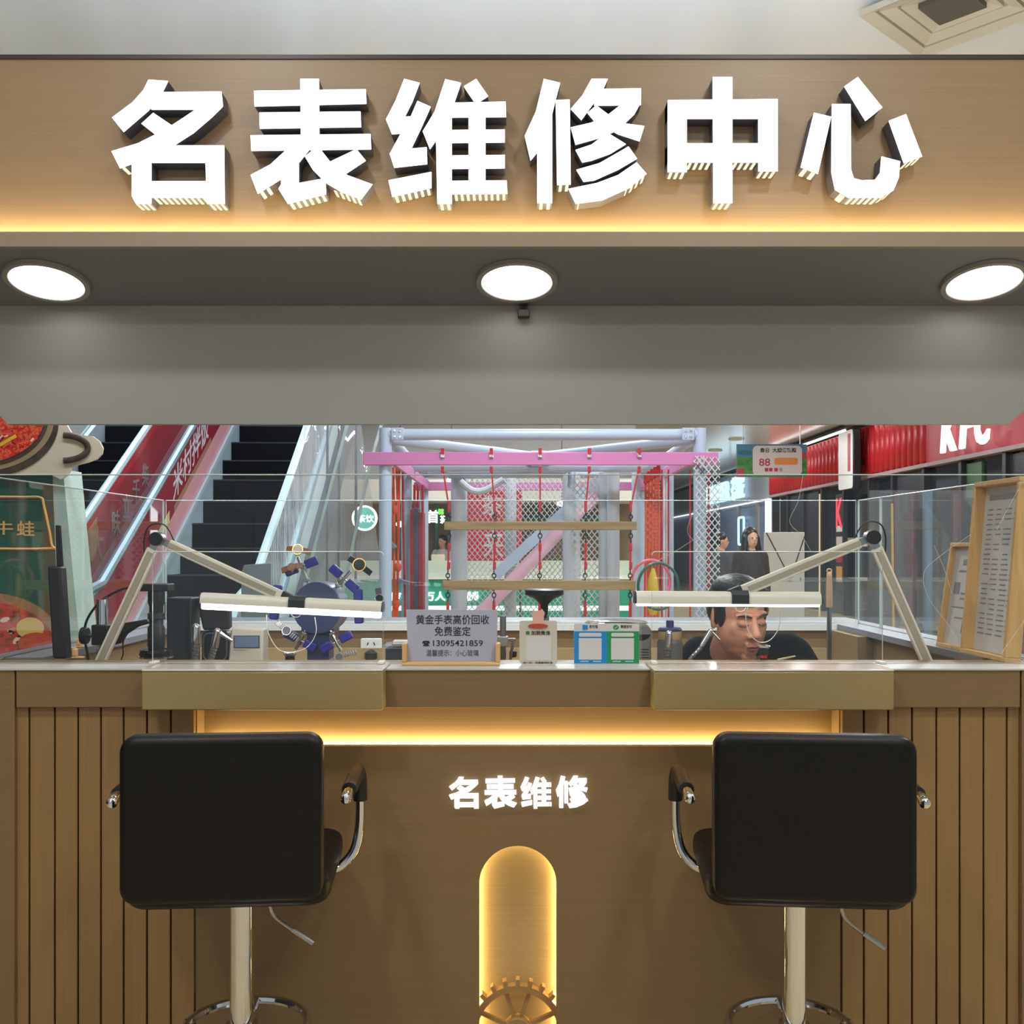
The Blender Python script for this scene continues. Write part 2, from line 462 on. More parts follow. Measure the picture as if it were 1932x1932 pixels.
# square air diffuser turned 45 degrees
t = thing('ceiling_air_vent', 'square beige air diffuser set diagonally in the ceiling above the fascia', 'vent', (2.03, 4.72, CEIL-0.06), R(43))
holed_pts = [(-.30, -.30), (.30, -.30), (.30, .30), (-.30, .30)]
for k, (a, c, z) in enumerate(((.30, .25, 0.0), (.235, .18, .02), (.165, .11, .035))):
    b = MB()
    for i in range(4):
        q = Matrix.Rotation(R(90*i), 3, 'Z')
        pts = [q @ Vector(p) for p in ((-a, -a, z), (a, -a, z), (c, -c, z+.02), (-c, -c, z+.02))]
        pts2 = [p + Vector((0, 0, .03)) for p in pts]
        b.add(pts+pts2, [(0, 1, 2, 3), (7, 6, 5, 4), (0, 4, 5, 1), (1, 5, 6, 2), (2, 6, 7, 3), (3, 7, 4, 0)])
    b.build('frame', mat('vent_beige', rgb(206, 196, 176), 0.5), t, local=True)
b = MB(); b.box(-.11, .11, -.11, .11, .03, .055); b.build('core', mat('vent_dark', rgb(90, 84, 78), 0.6), t, local=True)

# ================================================================== CANOPY WITH THE BIG SIGN
DL = 2.85
ZS = PZ(465, DL)                # soffit height
DF = DL + 0.060                  # plane of the sign board
DH = 3.20                       # header plane behind the soffit
ZH = PZ(577, DH)                # the soffit slopes down to the header
SLOPE = math.atan((ZS-ZH)/(DH-DL-.022))
XC = 1.95
canopy = thing('kiosk_canopy', 'bronze sign canopy over the watch repair counter with grey soffit', 'canopy', (0, DL+.35, 0))
b = MB(); b.box(-XC, XC, DF, DF+.05, ZS+.02, PZ(112, DF)); b.build('sign_board', BROWNF, canopy)
b = MB(); b.box(-XC, XC, DF-.004, DF+.3, PZ(112, DF), PZ(112, DF)+.012); b.build('top_trim', mat('dark_trim', rgb(60, 50, 46), 0.4), canopy)
b = MB(); b.box(-XC, XC, DL, DL+.022, ZS, PZ(437, DL)); b.build('lip', mat('bronze_lip', rgb(158, 142, 122), 0.4), canopy)
b = MB(); b.prismx([(DL+.022, ZS), (DH, ZH), (DH, ZH+.02), (DL+.022, ZS+.02)], -XC, XC); b.build('soffit', DARKG, canopy)
b = MB(); b.box(-XC, XC, DF+.05, DH, PZ(112, DF)-.02, PZ(112, DF)); b.build('top_board', BROWNF, canopy)
b = MB(); b.box(-XC, XC, DL+.032, DL+.042, ZS+.022, ZS+.030); b.build('led_strip', LEDF, canopy)
b = MB(); b.box(-1.9, 1.9, DF+.30, DF+.34, PZ(112, DF)+.012, PZ(112, DF)+.022); b.build('ceiling_fill_strip', emis('ceiling_fill', (.78, .89, 1.0, 1), 120), canopy)  # added emitter, hidden on top of the canopy, to brighten the mall ceiling
b = MB(); b.box(-1.92, 1.92, DF+.02, DF+.05, PZ(112, DF)+.0, PZ(112, DF)+.008); b.build('top_lip', BROWNF, canopy)
zb = PZ(800, DH)
xl = -PX(1932, DH)-.0
pts = [(-XC, ZS+.02), (-XC, zb+.2), (PX(0, DH)-.02, PZ(772, DH)), (PX(14, DH), zb), (PX(1903, DH), zb), (PX(1932, DH)+.02, PZ(765, DH)), (XC, zb+.2), (XC, ZS+.02)]
b = MB(); b.prism(pts, DH, DH+.03); b.build('header_panel', HEADG, canopy)
for s in (-1, 1):
    b = MB(); b.box(s*(XC-.04)-.04, s*(XC-.04)+.04, DF+.06, DF+.14, 0, ZS); b.build('post', BROWN, canopy)
    b = MB(); b.box(s*(XC-.012)-.012, s*(XC-.012)+.012, DF, DH, ZS, PZ(112, DF)); b.build('end_panel', BROWNF, canopy)
# canopy downlights
kk = math.tan(SLOPE); YD = (ZS + kk*(DL+.022) - EYE)/((HY-527)/F + kk); ZD = ZS - kk*(YD-DL-.022)
for px, lab in ((88, 'leftmost bright round downlight under the sign canopy'), (975, 'middle bright round downlight under the sign canopy, above the small black clip'), (1857, 'rightmost bright round downlight under the sign canopy')):
    x = PX(px, YD)
    t = thing('canopy_downlight', lab, 'downlight', (x, YD, ZD-.0135), group='downlights under the canopy')
    t.rotation_euler.x = -SLOPE
    b = MB(); b.lathe([(.104, .004), (.106, 0), (.120, 0), (.122, .012), (.104, .012)], seg=40); b.build('trim_ring', mat('lamp_trim', rgb(150, 148, 146), .4), t, True, local=True)
    b = MB(); b.lathe([(.1035, .002), (.1035, .012)], seg=40); b.build('diffuser', DOWNW, t, local=True)
# small black clip on the header
b = MB(); b.box(PX(980, DH), PX(984, DH), DH-.03, DH, PZ(592, DH), PZ(577, DH)); b.box(PX(992, DH), PX(996, DH), DH-.03, DH, PZ(590, DH), PZ(577, DH))
b.box(PX(977, DH), PX(999, DH), DH-.035, DH-.001, PZ(602, DH), PZ(588, DH))
tag(b.build('cable_clip', mat('clip_grey', rgb(60, 56, 54), .5), None, bevel=.003), 'small dark clip under the middle downlight on the grey header', 'clip')

# traced strokes of the sign characters (2x pixels; the right half has its own origin)
A = {
 '名': [[(560,300),(633,305),(612,347),(560,415),(465,497),(422,443),(500,385),(540,340)],
        [(590,347),(835,345),(840,400),(800,440),(730,500),(660,545),(560,590),(500,616),(452,634),(420,570),(520,540),(620,490),(690,445),(738,412),(570,412)],
        [(578,425),(662,482),(612,528),(533,466)],
        [(497,560),(570,560),(570,768),(512,768),(497,740)],[(773,548),(845,548),(847,768),(780,768)],[(560,548),(845,548),(845,613),(500,613)],[(560,683),(780,683),(780,745),(560,745)]],
 '表': [[(958,342),(1380,336),(1382,390),(960,400)],[(978,424),(1360,420),(1362,478),(980,484)],[(945,510),(1398,505),(1400,562),(948,568)],
        [(1133,297),(1203,297),(1205,545),(1135,545)],[(1085,560),(1170,560),(1130,610),(1060,675),(972,730),(945,660),(1020,620)],
        [(1060,650),(1127,598),(1127,690),(1228,672),(1230,732),(1085,768),(1050,712),(1060,695)],[(1345,562),(1380,605),(1300,658),(1240,612)],
        [(1150,590),(1205,545),(1215,570),(1250,615),(1310,660),(1405,695),(1362,752),(1290,725),(1230,690),(1180,640)]],
 '维': [[(1525,297),(1583,312),(1555,385),(1527,440),(1550,438),(1575,380),(1625,402),(1590,480),(1552,560),(1610,555),(1612,618),(1487,632),(1470,580),(1512,503),(1478,505),(1456,450),(1492,380)],
        [(1465,680),(1628,648),(1628,708),(1480,742)],[(1680,298),(1740,312),(1715,385),(1705,400),(1705,768),(1650,768),(1645,530),(1622,562),(1595,495),(1640,420)],
        [(1750,325),(1797,297),(1842,362),(1795,392)],[(1695,387),(1908,383),(1910,440),(1695,442)],[(1700,490),(1905,488),(1905,536),(1700,538)],[(1700,586),(1905,584),(1905,634),(1700,636)],
        [(1700,682),(1912,680),(1915,730),(1700,732)],[(1768,387),(1832,385),(1832,730),(1768,730)]],
 '修': [[(2052,297),(2114,312),(2097,375),(2084,430),(2084,765),(2027,765),(2027,575),(2002,605),(1980,512),(2022,420)],[(2097,377),(2150,375),(2154,695),(2102,697)],
        [(2232,297),(2294,297),(2272,345),(2194,452),(2154,410),(2197,360)],[(2242,335),(2419,333),(2419,395),(2242,397)],
        [(2342,395),(2419,385),(2394,430),(2332,490),(2262,520),(2172,545),(2154,480),(2232,462),(2297,430)],[(2250,397),(2307,440),(2357,465),(2432,475),(2414,532),(2332,505),(2242,455),(2217,425)],
        [(2292,500),(2362,543),(2302,580),(2232,605),(2197,612),(2172,565),(2232,545)],[(2372,552),(2404,598),(2332,640),(2242,680),(2202,685),(2175,640),(2262,615)],
        [(2402,612),(2440,655),(2372,710),(2272,755),(2172,768),(2145,712),(2252,690),(2332,660)]],
 '中': [[(2520,377),(2935,373),(2935,447),(2520,447)],[(2520,377),(2592,377),(2592,648),(2520,648)],[(2862,375),(2935,373),(2935,645),(2862,645)],[(2520,540),(2935,540),(2935,612),(2520,612)],[(2690,290),(2764,290),(2764,765),(2692,765)]],
 '心': [[(3072,425),(3137,440),(3087,655),(3022,630)],[(3140,392),(3210,392),(3212,640),(3222,672),(3252,680),(3302,678),(3322,650),(3327,590),(3397,608),(3392,670),(3372,718),(3322,745),(3202,745),(3152,715),(3138,650)],
        [(3187,325),(3237,290),(3330,405),(3267,455)],[(3355,455),(3419,430),(3480,590),(3412,615)]],
}
# letter returns: dark sides; lit slots under the lowest strokes
RETURN = mat('letter_return', rgb(92, 90, 100), .5)
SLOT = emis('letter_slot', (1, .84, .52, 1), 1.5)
SEG = {'名': [(505,768,568,768),(572,745,778,745),(782,768,845,768),(452,634,474,626)], '表': [(974,730,1020,702),(1085,768,1228,732),(1252,713,1362,752)],
       '维': [(1482,742,1626,708),(1652,768,1704,768),(1708,732,1912,730)], '修': [(2028,765,2083,765),(2103,697,2152,695),(2174,768,2372,710),(2374,708,2438,657)],
       '中': [(2522,648,2590,648),(2594,612,2688,612),(2694,765,2762,765),(2766,612,2860,612),(2864,645,2933,645)], '心': [(3024,631,3086,655),(3160,722,3200,745),(3204,745,3320,745),(3324,744,3368,720),(3414,614,3478,591)]}
DT = 2.852
sign = thing('illuminated_sign', 'large glowing white channel letters on the bronze canopy fascia', 'sign', (0, DF, PZ(395, DT)))
for ch in '名表维修中心':
    b = MB(); f = MB()
    for poly in A[ch]:
        pts = [(PX(x/2, DT), PZ(y/2, DT)) for x, y in poly]
        b.prism(pts, DT+.004, DF-.002)
        f.prism(pts, DT, DT+.0045)
    o = b.build('letter', RETURN, sign); f.build('letter_face', LETTER, o)
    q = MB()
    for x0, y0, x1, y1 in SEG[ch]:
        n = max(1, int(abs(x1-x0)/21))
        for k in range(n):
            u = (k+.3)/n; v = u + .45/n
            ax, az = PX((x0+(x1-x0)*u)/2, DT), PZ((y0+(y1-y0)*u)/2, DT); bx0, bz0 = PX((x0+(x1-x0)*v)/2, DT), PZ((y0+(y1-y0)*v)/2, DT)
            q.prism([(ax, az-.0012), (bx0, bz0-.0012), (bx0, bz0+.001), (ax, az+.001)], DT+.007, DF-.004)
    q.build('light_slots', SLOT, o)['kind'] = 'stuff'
# small sign on the counter front

# ================================================================== THE COUNTER
DB = 2.47                       # plane of the upper band
ZT = 1.0906                     # counter top height
XW = 1.40                       # half width of the kiosk
XL, XR = PX(368, 2.49), PX(1587, 2.49)   # lit front panel
counter = thing('reception_counter', 'brown laminate kiosk counter with slatted sides and glowing recess', 'counter', (0, 3.3, 0))
ZB = PZ(1335, DB)
S0, S1 = PX(30, DB), PX(1925, DB)
b = MB(); b.box(S0, S1, DB, DB+.03, ZB, ZT-.004); b.build('front_band', BROWN, counter, bevel=.002)
for a, c in ((-XW, S0-.004), (S1+.004, XW)):
    b = MB(); b.box(a, c, DB, DB+.03, 0, ZT-.004); b.build('corner_panel', BROWN, counter, bevel=.002)
b = MB(); b.box(-XW, XW, DB-.004, 2.60, ZT-.004, ZT); b.build('metal_edge', mat('pale_metal_edge', rgb(200, 198, 194), .35), counter)
b = MB(); b.box(-XW, XW, 2.60, 2.66, ZT-.03, ZT); b.build('counter_top', BROWN, counter)
# slats with recessed grooves: boundaries read off the photograph
for edges in ([30, 55, 103, 147, 190, 233, 277, 322, 367], [1588, 1630, 1676, 1721, 1767, 1811, 1856, 1900, 1924]):
    for a, c in zip(edges[:-1], edges[1:]):
        b = MB(); b.box(PX(a, 2.485)+.0022, PX(c, 2.485)-.0022, 2.485, 2.505, 0.06, ZB-.001); b.build('slat', BROWNV, counter, bevel=.0015)
for xa, xb in ((S0, XL-.012), (XR+.012, S1)):
    b = MB(); b.box(xa, xb, 2.503, 2.53, 0, ZB); b.build('groove_backing', GROOVE, counter)
b = MB(); b.box(-XW, XW, 2.488, 2.53, 0, .06); b.build('plinth', GROOVE, counter)
# front panel with arched niche
ZP = PZ(1408, 2.49)
cx, rr = (PX(904, 2.49)+PX(1050, 2.49))/2, (PX(1050, 2.49)-PX(904, 2.49))/2
zc = PZ(1596, 2.49) - rr
arch = [(cx-rr, .06), (cx+rr, .06)] + [(cx+rr*math.cos(R(a)), zc+rr*math.sin(R(a))) for a in range(0, 181, 6)]
holed('front_panel', [(XL+.002, .06), (cx-rr-.0, .06)] + [(cx+rr*math.cos(R(a)), zc+rr*math.sin(R(a))) for a in range(180, -1, -6)] + [(cx+rr, .06), (XR-.002, .06), (XR-.002, ZP), (XL+.002, ZP)], [], 2.490, 2.515, BROWN, counter)
b = MB(); b.box(XL, XR, 2.565, 2.58, ZP-.03, ZT-.03); b.build('back_panel', AMBER, counter)
for xa in (XL-.012, XR):
    b = MB(); b.box(xa, xa+.012, 2.506, 2.58, ZP-.03, ZB-.001); b.build('recess_cheek', AMBER, counter)
b = MB(); b.box(XL, XR, 2.50, 2.565, ZB+.004, ZB+.02); b.build('recess_ceiling', BROWN, counter)
b = MB(); b.box(XL+.005, XR-.005, 2.518, 2.565, ZP-.03, ZP-.016); b.build('recess_shelf', BROWN, counter)
b = MB(); b.box(XL+.02, XR-.02, 2.547, 2.556, ZP-.016, ZP-.006); b.build('led_strip', LEDW, counter)
# niche: back plate and hidden LED rope round its edge
b = MB(); b.box(cx-.16, cx+.16, 2.572, 2.58, .06, zc+rr+.04); b.build('niche_back', AMBER, counter)
rp = [(cx-rr-.007, 2.560, .06), (cx-rr-.007, 2.560, zc)] + [(cx+(rr+.007)*math.cos(R(a)), 2.560, zc+(rr+.007)*math.sin(R(a))) for a in range(174, 0, -6)] + [(cx+rr+.007, 2.560, zc), (cx+rr+.007, 2.560, .06)]
b = MB(); b.tube(rp, .0035, 6); b.build('niche_led', LEDN, counter)
# gear ornament
gz = PZ(1941, 2.55); ro, ri, rt = .114, .099, .129
pts = []
for k in range(24):
    a0 = 90 + k*15
    for da, r in ((-5.2, ro), (-2.6, ro), (-2.0, rt), (2.0, rt), (2.6, ro), (5.2, ro)): pts.append((cx+r*math.cos(R(a0+da)), gz+r*math.sin(R(a0+da))))
hole = [(cx+ri*math.cos(R(a)), gz+ri*math.sin(R(a))) for a in range(0, 360, 6)]
gear = thing('gear_ornament', 'brown decorative gear wheel standing in the glowing arched niche', 'gear', (cx, 2.55, gz-rt))
GEARM = mat('gear_brown', rgb(168, 130, 80), .45)
holed('rim', pts, [hole], 2.532, 2.556, GEARM, gear)
b = MB()
hub = [(cx+.034*math.cos(R(a)), gz+.034*math.sin(R(a))) for a in range(0, 360, 30)]
b.prism(hub, 2.534, 2.565); b.build('hub', GEARM, gear, bevel=.003)
for a in (72, 108, 24, 156, -24, -72, 204, 252):
    b = MB(); b.bar((cx+.03*math.cos(R(a)), 2.55, gz+.03*math.sin(R(a))), (cx+.103*math.cos(R(a)), 2.55, gz+.103*math.sin(R(a))), .009, .012); b.build('spoke', GEARM, gear)
b = MB(); b.cyl((cx, 2.56, gz), (cx, 2.574, gz), .02); b.build('axle', GEARM, gear, True)
# counter sign
small = thing('counter_sign', 'small glowing white letters on the brown counter front above the niche', 'sign', (0, 2.49, PZ(1527, 2.485)))
for ch, (bx0, bx1, by0, by1) in zip('名表维修', ((847, 903, 1467, 1526), (914, 975, 1465, 1526), (982, 1041, 1467, 1526), (1049, 1110, 1465, 1525))):
    xs = [x for p in A[ch] for x, y in p]; ys = [y for p in A[ch] for x, y in p]
    f = MB()
    for poly in A[ch]:
        pts = [(PX(bx0+(x-min(xs))/(max(xs)-min(xs))*(bx1-bx0), 2.478), PZ(by0+(y-min(ys))/(max(ys)-min(ys))*(by1-by0), 2.478)) for x, y in poly]
        f.prism(pts, 2.478, 2.489)
    f.build('letter', LETTERS, small)
# the two thick quartz ledges
for a, c, lab in ((267, 722, 'thick olive quartz ledge above the left bar stool'), (1234, 1687, 'thick olive quartz ledge above the right bar stool')):
    t = thing('stone_ledge', lab, 'ledge', ((PX(a, 2.4)+PX(c, 2.4))/2, 2.4, PZ(1340, 2.4)), group='quartz ledges on the counter')
    z0 = PZ(1340, 2.4)
    b = MB(); b.box(PX(a, 2.4), PX(c, 2.4), 2.40, DB-.0045, z0, ZT+.0008); b.build('front_block', STONE, t, bevel=.003)
    b = MB(); b.box(PX(a, 2.4), PX(c, 2.4), 2.399, 2.565, ZT+.001, ZT+.006); b.build('top_slab', STONETOP, t, bevel=.002)
# side and rear counters of the kiosk
for s in (-1, 1):
    b = MB(); b.box(s*1.27 if s > 0 else -XW, XW if s > 0 else -1.27, 2.715, 4.31, 0, ZT-.02); b.build('side_body', BROWN, counter)
    b = MB(); b.box(s*1.245 if s > 0 else -XW-.005, XW+.005 if s > 0 else -1.245, 2.715, 4.315, ZT-.02, ZT); b.build('side_top', mat('grey_rail', rgb(116, 118, 124), .4), counter)
b = MB(); b.box(-1.264, 1.264, 3.93, 4.31, 0, ZT-.02); b.build('rear_body', BROWN, counter)
b = MB(); b.box(-1.244, 1.244, 3.925, 4.315, ZT-.02, ZT); b.build('rear_top', mat('grey_rail', rgb(116, 118, 124), .4), counter)
b = MB(); b.box(1.215, 1.268, 3.60, 3.925, 0, ZT-.021); b.build('inner_pilaster', BROWN, counter)
b = MB(); b.box(-1.26, 1.21, 3.62, 3.928, .84, .862); b.build('rear_shelf', AMBER, counter)
b = MB(); b.box(-1.26, 1.21, 3.912, 3.928, .862, 1.0); b.build('shelf_upstand', AMBER, counter)
# watchmaker's bench behind the glass
b = MB(); b.box(-1.244, 1.244, 3.917, 3.9245, ZT-.024, ZT); b.build('rail_trim', WHITE, counter)
bench = thing('watchmaker_bench', 'hidden work bench behind the counter glass', 'bench', (0, 3.0, 0))
bench['label'] = 'amber work bench inside the kiosk behind the front glass'
b = MB(); b.box(-1.24, .34, 2.735, 3.20, .90, .93); b.build('bench_top', AMBER, bench, bevel=.003)
b = MB(); b.box(.342, 1.20, 2.735, 2.93, .90, .93); b.build('bench_top', AMBER, bench, bevel=.003)
for x, ye in ((-1.2, 3.16), (-.42, 3.16), (.28, 3.16), (1.12, 2.90)):
    b = MB(); b.box(x, x+.05, 2.76, ye, 0, .90); b.build('bench_leg', AMBER, bench)

# ================================================================== GLASS
GZ = 1.566
def pane(name, lab, x0, x1, y0, y1, z0, z1, edge=GEDGE, gm=GLASS, rad=0):
    """upright pane: large faces clear, narrow faces the pale edge"""
    b = MB(); b.box(x0, x1, y0, y1, z0, z1)
    o = b.build(name, [gm, edge])
    dx, dy = x1-x0, y1-y0
    for p in o.data.polygons:
        n = p.normal; big = abs(n.y) > .9 if dx > dy else abs(n.x) > .9
        p.material_index = 0 if big else 1
    e = MB()
    if dx > dy: e.tube([(x0, (y0+y1)/2, z1), (x1, (y0+y1)/2, z1)], .0018, 6)
    else: e.tube([((x0+x1)/2, y0, z1), ((x0+x1)/2, y1, z1)], .0022, 6)
    e.build('polished_edge', edge, o)
    return tag(o, lab, 'glass panel', 'glass panels round the kiosk')
fg = pane('glass_screen', 'full-width glass screen standing along the front of the counter', -XW+.04, XW-.04, 2.576, 2.584, ZT, GZ)
pane('glass_screen', 'glass screen along the left side of the kiosk beside the food standee', -1.352, -1.344, 2.588, 3.96, ZT, GZ)
pane('glass_screen', 'glass screen on the right side of the kiosk behind the wooden frames', 1.336, 1.344, 2.588, 3.72, ZT, GZ)
pane('glass_screen', 'narrow glass screen at the rear right corner of the kiosk', 1.336, 1.344, 3.724, 3.96, ZT, GZ)
pane('glass_screen', 'glass screen along the rear of the kiosk in front of the playground', -1.34, 1.332, 3.962, 3.97, ZT, GZ)
rg_ = bpy.data.objects['glass_screen.004']
b = MB(); b.box(-1.24, 1.24, 3.950, 3.9615, ZT+.0003, ZT+.009); b.build('glass_channel', WHITE, rg_)
def guard(a, c, lab):
    t = thing('glass_guard', lab, 'glass guard', ((PX(a, 2.52)+PX(c, 2.52))/2, 2.52, ZT+.006), group='small glass guards on the quartz ledges')
    pts = rrect(PX(a, 2.52), PX(c, 2.52), ZT+.006, PZ(1041, 2.52), .009)
    b = MB(); b.prism(pts, 2.517, 2.523); o = b.build('pane', [GLASS, GEDGE], t)
    for p in o.data.polygons: p.material_index = 0 if abs(p.normal.y) > .9 else 1
    e = MB(); e.tube([(x, 2.52, z) for x, z in pts if z > ZT+.02], .0017, 6); e.build('polished_edge', GEDGE, t, True)
    for x in (PX(a, 2.52)-.004, PX(c, 2.52)-.012):
        b = MB(); b.box(x, x+.016, 2.50, 2.54, ZT+.006, ZT+.013); b.build('foot_clip', WHITE, t, bevel=.002)
guard(288, 723, 'low clear glass guard on the ledge before the left lamp')
guard(1230, 1665, 'low clear glass guard on the ledge before the seated man')
# scratches and peeling film edges on the front screen
SCR = mat('film_edge', rgb(226, 234, 234), .3, alpha=.45)
for i, pts in enumerate(([(1515, 897), (1506, 945), (1490, 984), (1512, 1010), (1530, 1040)], [(1832, 1008), (1770, 1052), (1743, 1082), (1752, 1128), (1790, 1180), (1808, 1212)], [(1762, 1028), (1782, 1075), (1796, 1120)],
                        [(1313, 950), (1297, 1000), (1308, 1020)], [(1312, 1016), (1274, 1040), (1240, 1058)], [(1314, 1028), (1328, 1068)], [(1932, 905), (1915, 935), (1880, 1000)], [(1890, 1232), (1912, 1200), (1932, 1172)])):
    b = MB(); b.tube(arc([P(x, y, 2.5735) for x, y in pts], 8), .0006, 5)
    b.build('film_edge', SCR, fg)

# ================================================================== BAR STOOLS
def make_stool(label):
    t = thing('bar_stool', label, 'stool', group='black leather bar stools at the counter')
    b = MB(); b.prism(rrect(-.197, .197, .680, 1.012, .032, 6), -.225, -.170)
    o = b.build('backrest', LEATHER, t, bevel=.016, bseg=4, local=True)
    pts = rrect(-.1915, .1915, .688, 1.0055, .030, 5)
    b = MB(); b.tube([(x, -.2195, z) for x, z in pts], .0018, 6, True); b.build('seam', LEATHER, o, True, local=True)
    b = MB(); b.prism([(x, y) for x, y in rrect(-.205, .205, -.178, .205, .05, 6)], -.652, -.716)
    for v in b.v: v.y, v.z = v.z, -v.y
    s = b.build('seat', LEATHER, t, bevel=.022, bseg=4, local=True)
    b = MB(); b.prism([(-.19, .668), (.19, .668), (.19, .71), (-.19, .71)], -.19, -.12); b.build('corner_pad', LEATHER, t, bevel=.02, bseg=3, local=True)
    b = MB(); b.tube([(x, y, .682) for x, y in rrect(-.2035, .2035, -.16, .2035, .05, 5)], .0022, 6, True); b.build('seam', LEATHER, s, True, local=True)
    b = MB(); b.box(-.11, .11, -.1, .1, .630, .6525); b.build('mount_plate', BLACK, t, local=True, bevel=.004)
    b = MB(); b.lathe([(.0255, .02), (.0255, .622), (.03, .626), (.03, .631)], seg=28); b.build('column', CHROME, t, True, local=True)
    b = MB(); b.lathe([(.19, 0), (.2, .004), (.195, .014), (.12, .026), (.05, .04), (.034, .075), (.027, .078)], seg=48); b.build('base', CHROME, t, True, local=True)
    ring = [(.135*math.cos(R(a)), .05+.135*math.sin(R(a)), .315) for a in range(0, 360, 10)]
    b = MB(); b.tube(ring, .010, 8, True); f = b.build('footrest', CHROME, t, True, local=True)
    b = MB(); b.tube([(0, .02, .315), (0, .18, .315)], .010, 8); b.lathe([(.034, -.03), (.034, .03)], (0, 0, .315)); b.build('footrest_bracket', CHROME, f, True, local=True)
    b = MB(); b.tube(arc([(.045, -.02, .640), (.066, -.05, .640), (.074, -.10, .645), (.085, -.10, .612), (.13, -.10, .575)], 6), .0038, 8); lv = b.build('lever', STEEL, t, True, local=True)
    b = MB(); b.cyl((.122, -.10, .582), (.165, -.10, .552), .0058, seg=12); b.build('lever_grip', STEEL, lv, True, local=True)
    for sd in (-1, 1):
        path = arc([(sd*.165, .10, .644), (sd*.202, .112, .646), (sd*.233, .128, .676), (sd*.246, .135, .735), (sd*.247, .132, .82), (sd*.246, .115, .858), (sd*.243, .08, .868), (sd*.238, -.10, .866), (sd*.236, -.13, .862)], 6)
        b = MB(); b.tube(path, .0115, 10); a = b.build('armrest', CHROME, t, True, local=True)
        b = MB(); b.tube([p for p in path if p.z > .79 and p.y > -.085], .0165, 12); b.build('arm_sleeve', BLACK, a, True, local=True)
        b = MB(); b.sph((sd*.236, -.133, .862), .0118, seg=12, rings=8); b.build('end_cap', CHROME, a, True, local=True)
    return t
st = make_stool('black leather bar stool on a chrome column, below the left ledge')
st.location = (-.590, 2.235, 0); st.rotation_euler.z = R(4.5)
st2 = copy_tree(st); st2.location = (.616, 2.235, 0); st2.rotation_euler.z = R(-5)
st2['label'] = 'black leather bar stool on a chrome column, below the right ledge'

# ================================================================== THINGS ON THE COUNTER
INK = mat('black_ink', rgb(40, 40, 46), .6)
# price sign in a wooden holder
DSN = 2.545
t = thing('notice_stand', 'grey printed notice in a pale wooden holder on the counter', 'notice', (PX(853, DSN), DSN, ZT))
pts = [(PX(771, DSN), ZT+.009), (PX(937, DSN), ZT+.009), (PX(939, DSN), PZ(1151, DSN)), (PX(766, DSN), PZ(1150, DSN))]
b = MB(); b.prism(pts, DSN, DSN+.003); card = b.build('card', mat('notice_grey', rgb(176, 180, 196), .45), t)
text_px('lettering', '黄金手表高价回收', INK, 785, 923, 1160, 1178, DSN-.0004, card, .0004, .006)
text_px('lettering', '免费鉴定', INK, 820, 888, 1182, 1200, DSN-.0004, card, .0004, .006)
text_px('lettering', '13095421859', INK, 817, 911, 1208, 1219, DSN-.0004, card, .0004, .006)
text_px('lettering', '温馨提示：小心玻璃', mat('grey_ink', rgb(84, 84, 92), .6), 804, 903, 1226, 1238, DSN-.0004, card, .0004, .002)
b = MB()   # telephone pictogram
b.prism([(PX(x, DSN), PZ(y, DSN)) for x, y in ((797, 1212), (799, 1209), (809, 1209), (811, 1212), (811, 1214), (807, 1214), (806, 1212), (802, 1212), (801, 1214), (797, 1214))], DSN-.0008, DSN-.0002)
b.prism([(PX(x, DSN), PZ(y, DSN)) for x, y in ((801, 1213), (807, 1213), (810, 1219), (798, 1219))], DSN-.0008, DSN-.0002); b.build('phone_symbol', INK, card)
b = MB(); b.box(PX(760, DSN), PX(943, DSN), DSN-.02, DSN+.02, ZT, ZT+.0085); b.build('holder_base', WOOD, t, bevel=.002)
for x in (760, 935):
    b = MB(); b.box(PX(x, DSN), PX(x+9, DSN), DSN-.02, DSN+.02, ZT+.0085, PZ(1213, DSN)); b.build('holder_side', WOODH, t, bevel=.002)
# contact card with a cat-topped outline
DQ = 2.540
t = thing('contact_card', 'cream acrylic card with a small waving cat on top', 'card stand', (PX(1015, DQ), DQ, ZT))
CREAM = mat('cream_card', rgb(206, 200, 184), .35)
b = MB(); b.prism(rrect(PX(980, DQ), PX(1051, DQ), ZT+.004, PZ(1171, DQ), .006), DQ, DQ+.004); b.build('card', CREAM, t)
b = MB(); b.box(PX(984, DQ), PX(1047, DQ), DQ-.02, DQ+.03, ZT, ZT+.004); b.build('foot', CREAM, t)
cat = [(1006, 1180), (1005, 1166), (1003, 1160), (1005, 1156), (1005, 1150), (1008, 1152), (1013, 1153), (1020, 1152), (1022, 1148), (1025, 1152), (1028, 1156), (1026, 1164), (1025, 1182)]
b = MB(); b.prism([(PX(x, DQ), PZ(y, DQ)) for x, y in cat], DQ-.002, DQ+.003); b.build('cat_figure', mat('cat_pink', rgb(226, 178, 162), .5), t)
b = MB(); b.prism([(PX(1015+19*math.cos(R(a)), DQ), PZ(1181-4.5*math.sin(R(a)), DQ)) for a in range(0, 360, 15)], DQ-.003, DQ-.0005); b.build('red_cushion', mat('card_red', rgb(188, 72, 60), .5), t)
quad_px('white_square', OFFW, 992, 1040, 1200, 1246, DQ-.0003, t, .0006)
quad_px('green_mark', mat('chat_green', rgb(70, 120, 70), .5), 992, 999, 1191, 1197, DQ-.0003, t, .0006)
text_px('lettering', '加我微信', INK, 1002, 1038, 1190, 1198, DQ-.0005, t, .0004, .015)
text_px('lettering', '扫一扫，加我微信好友', INK, 987, 1043, 1248.5, 1252.5, DQ-.0005, t, .0004, .01)
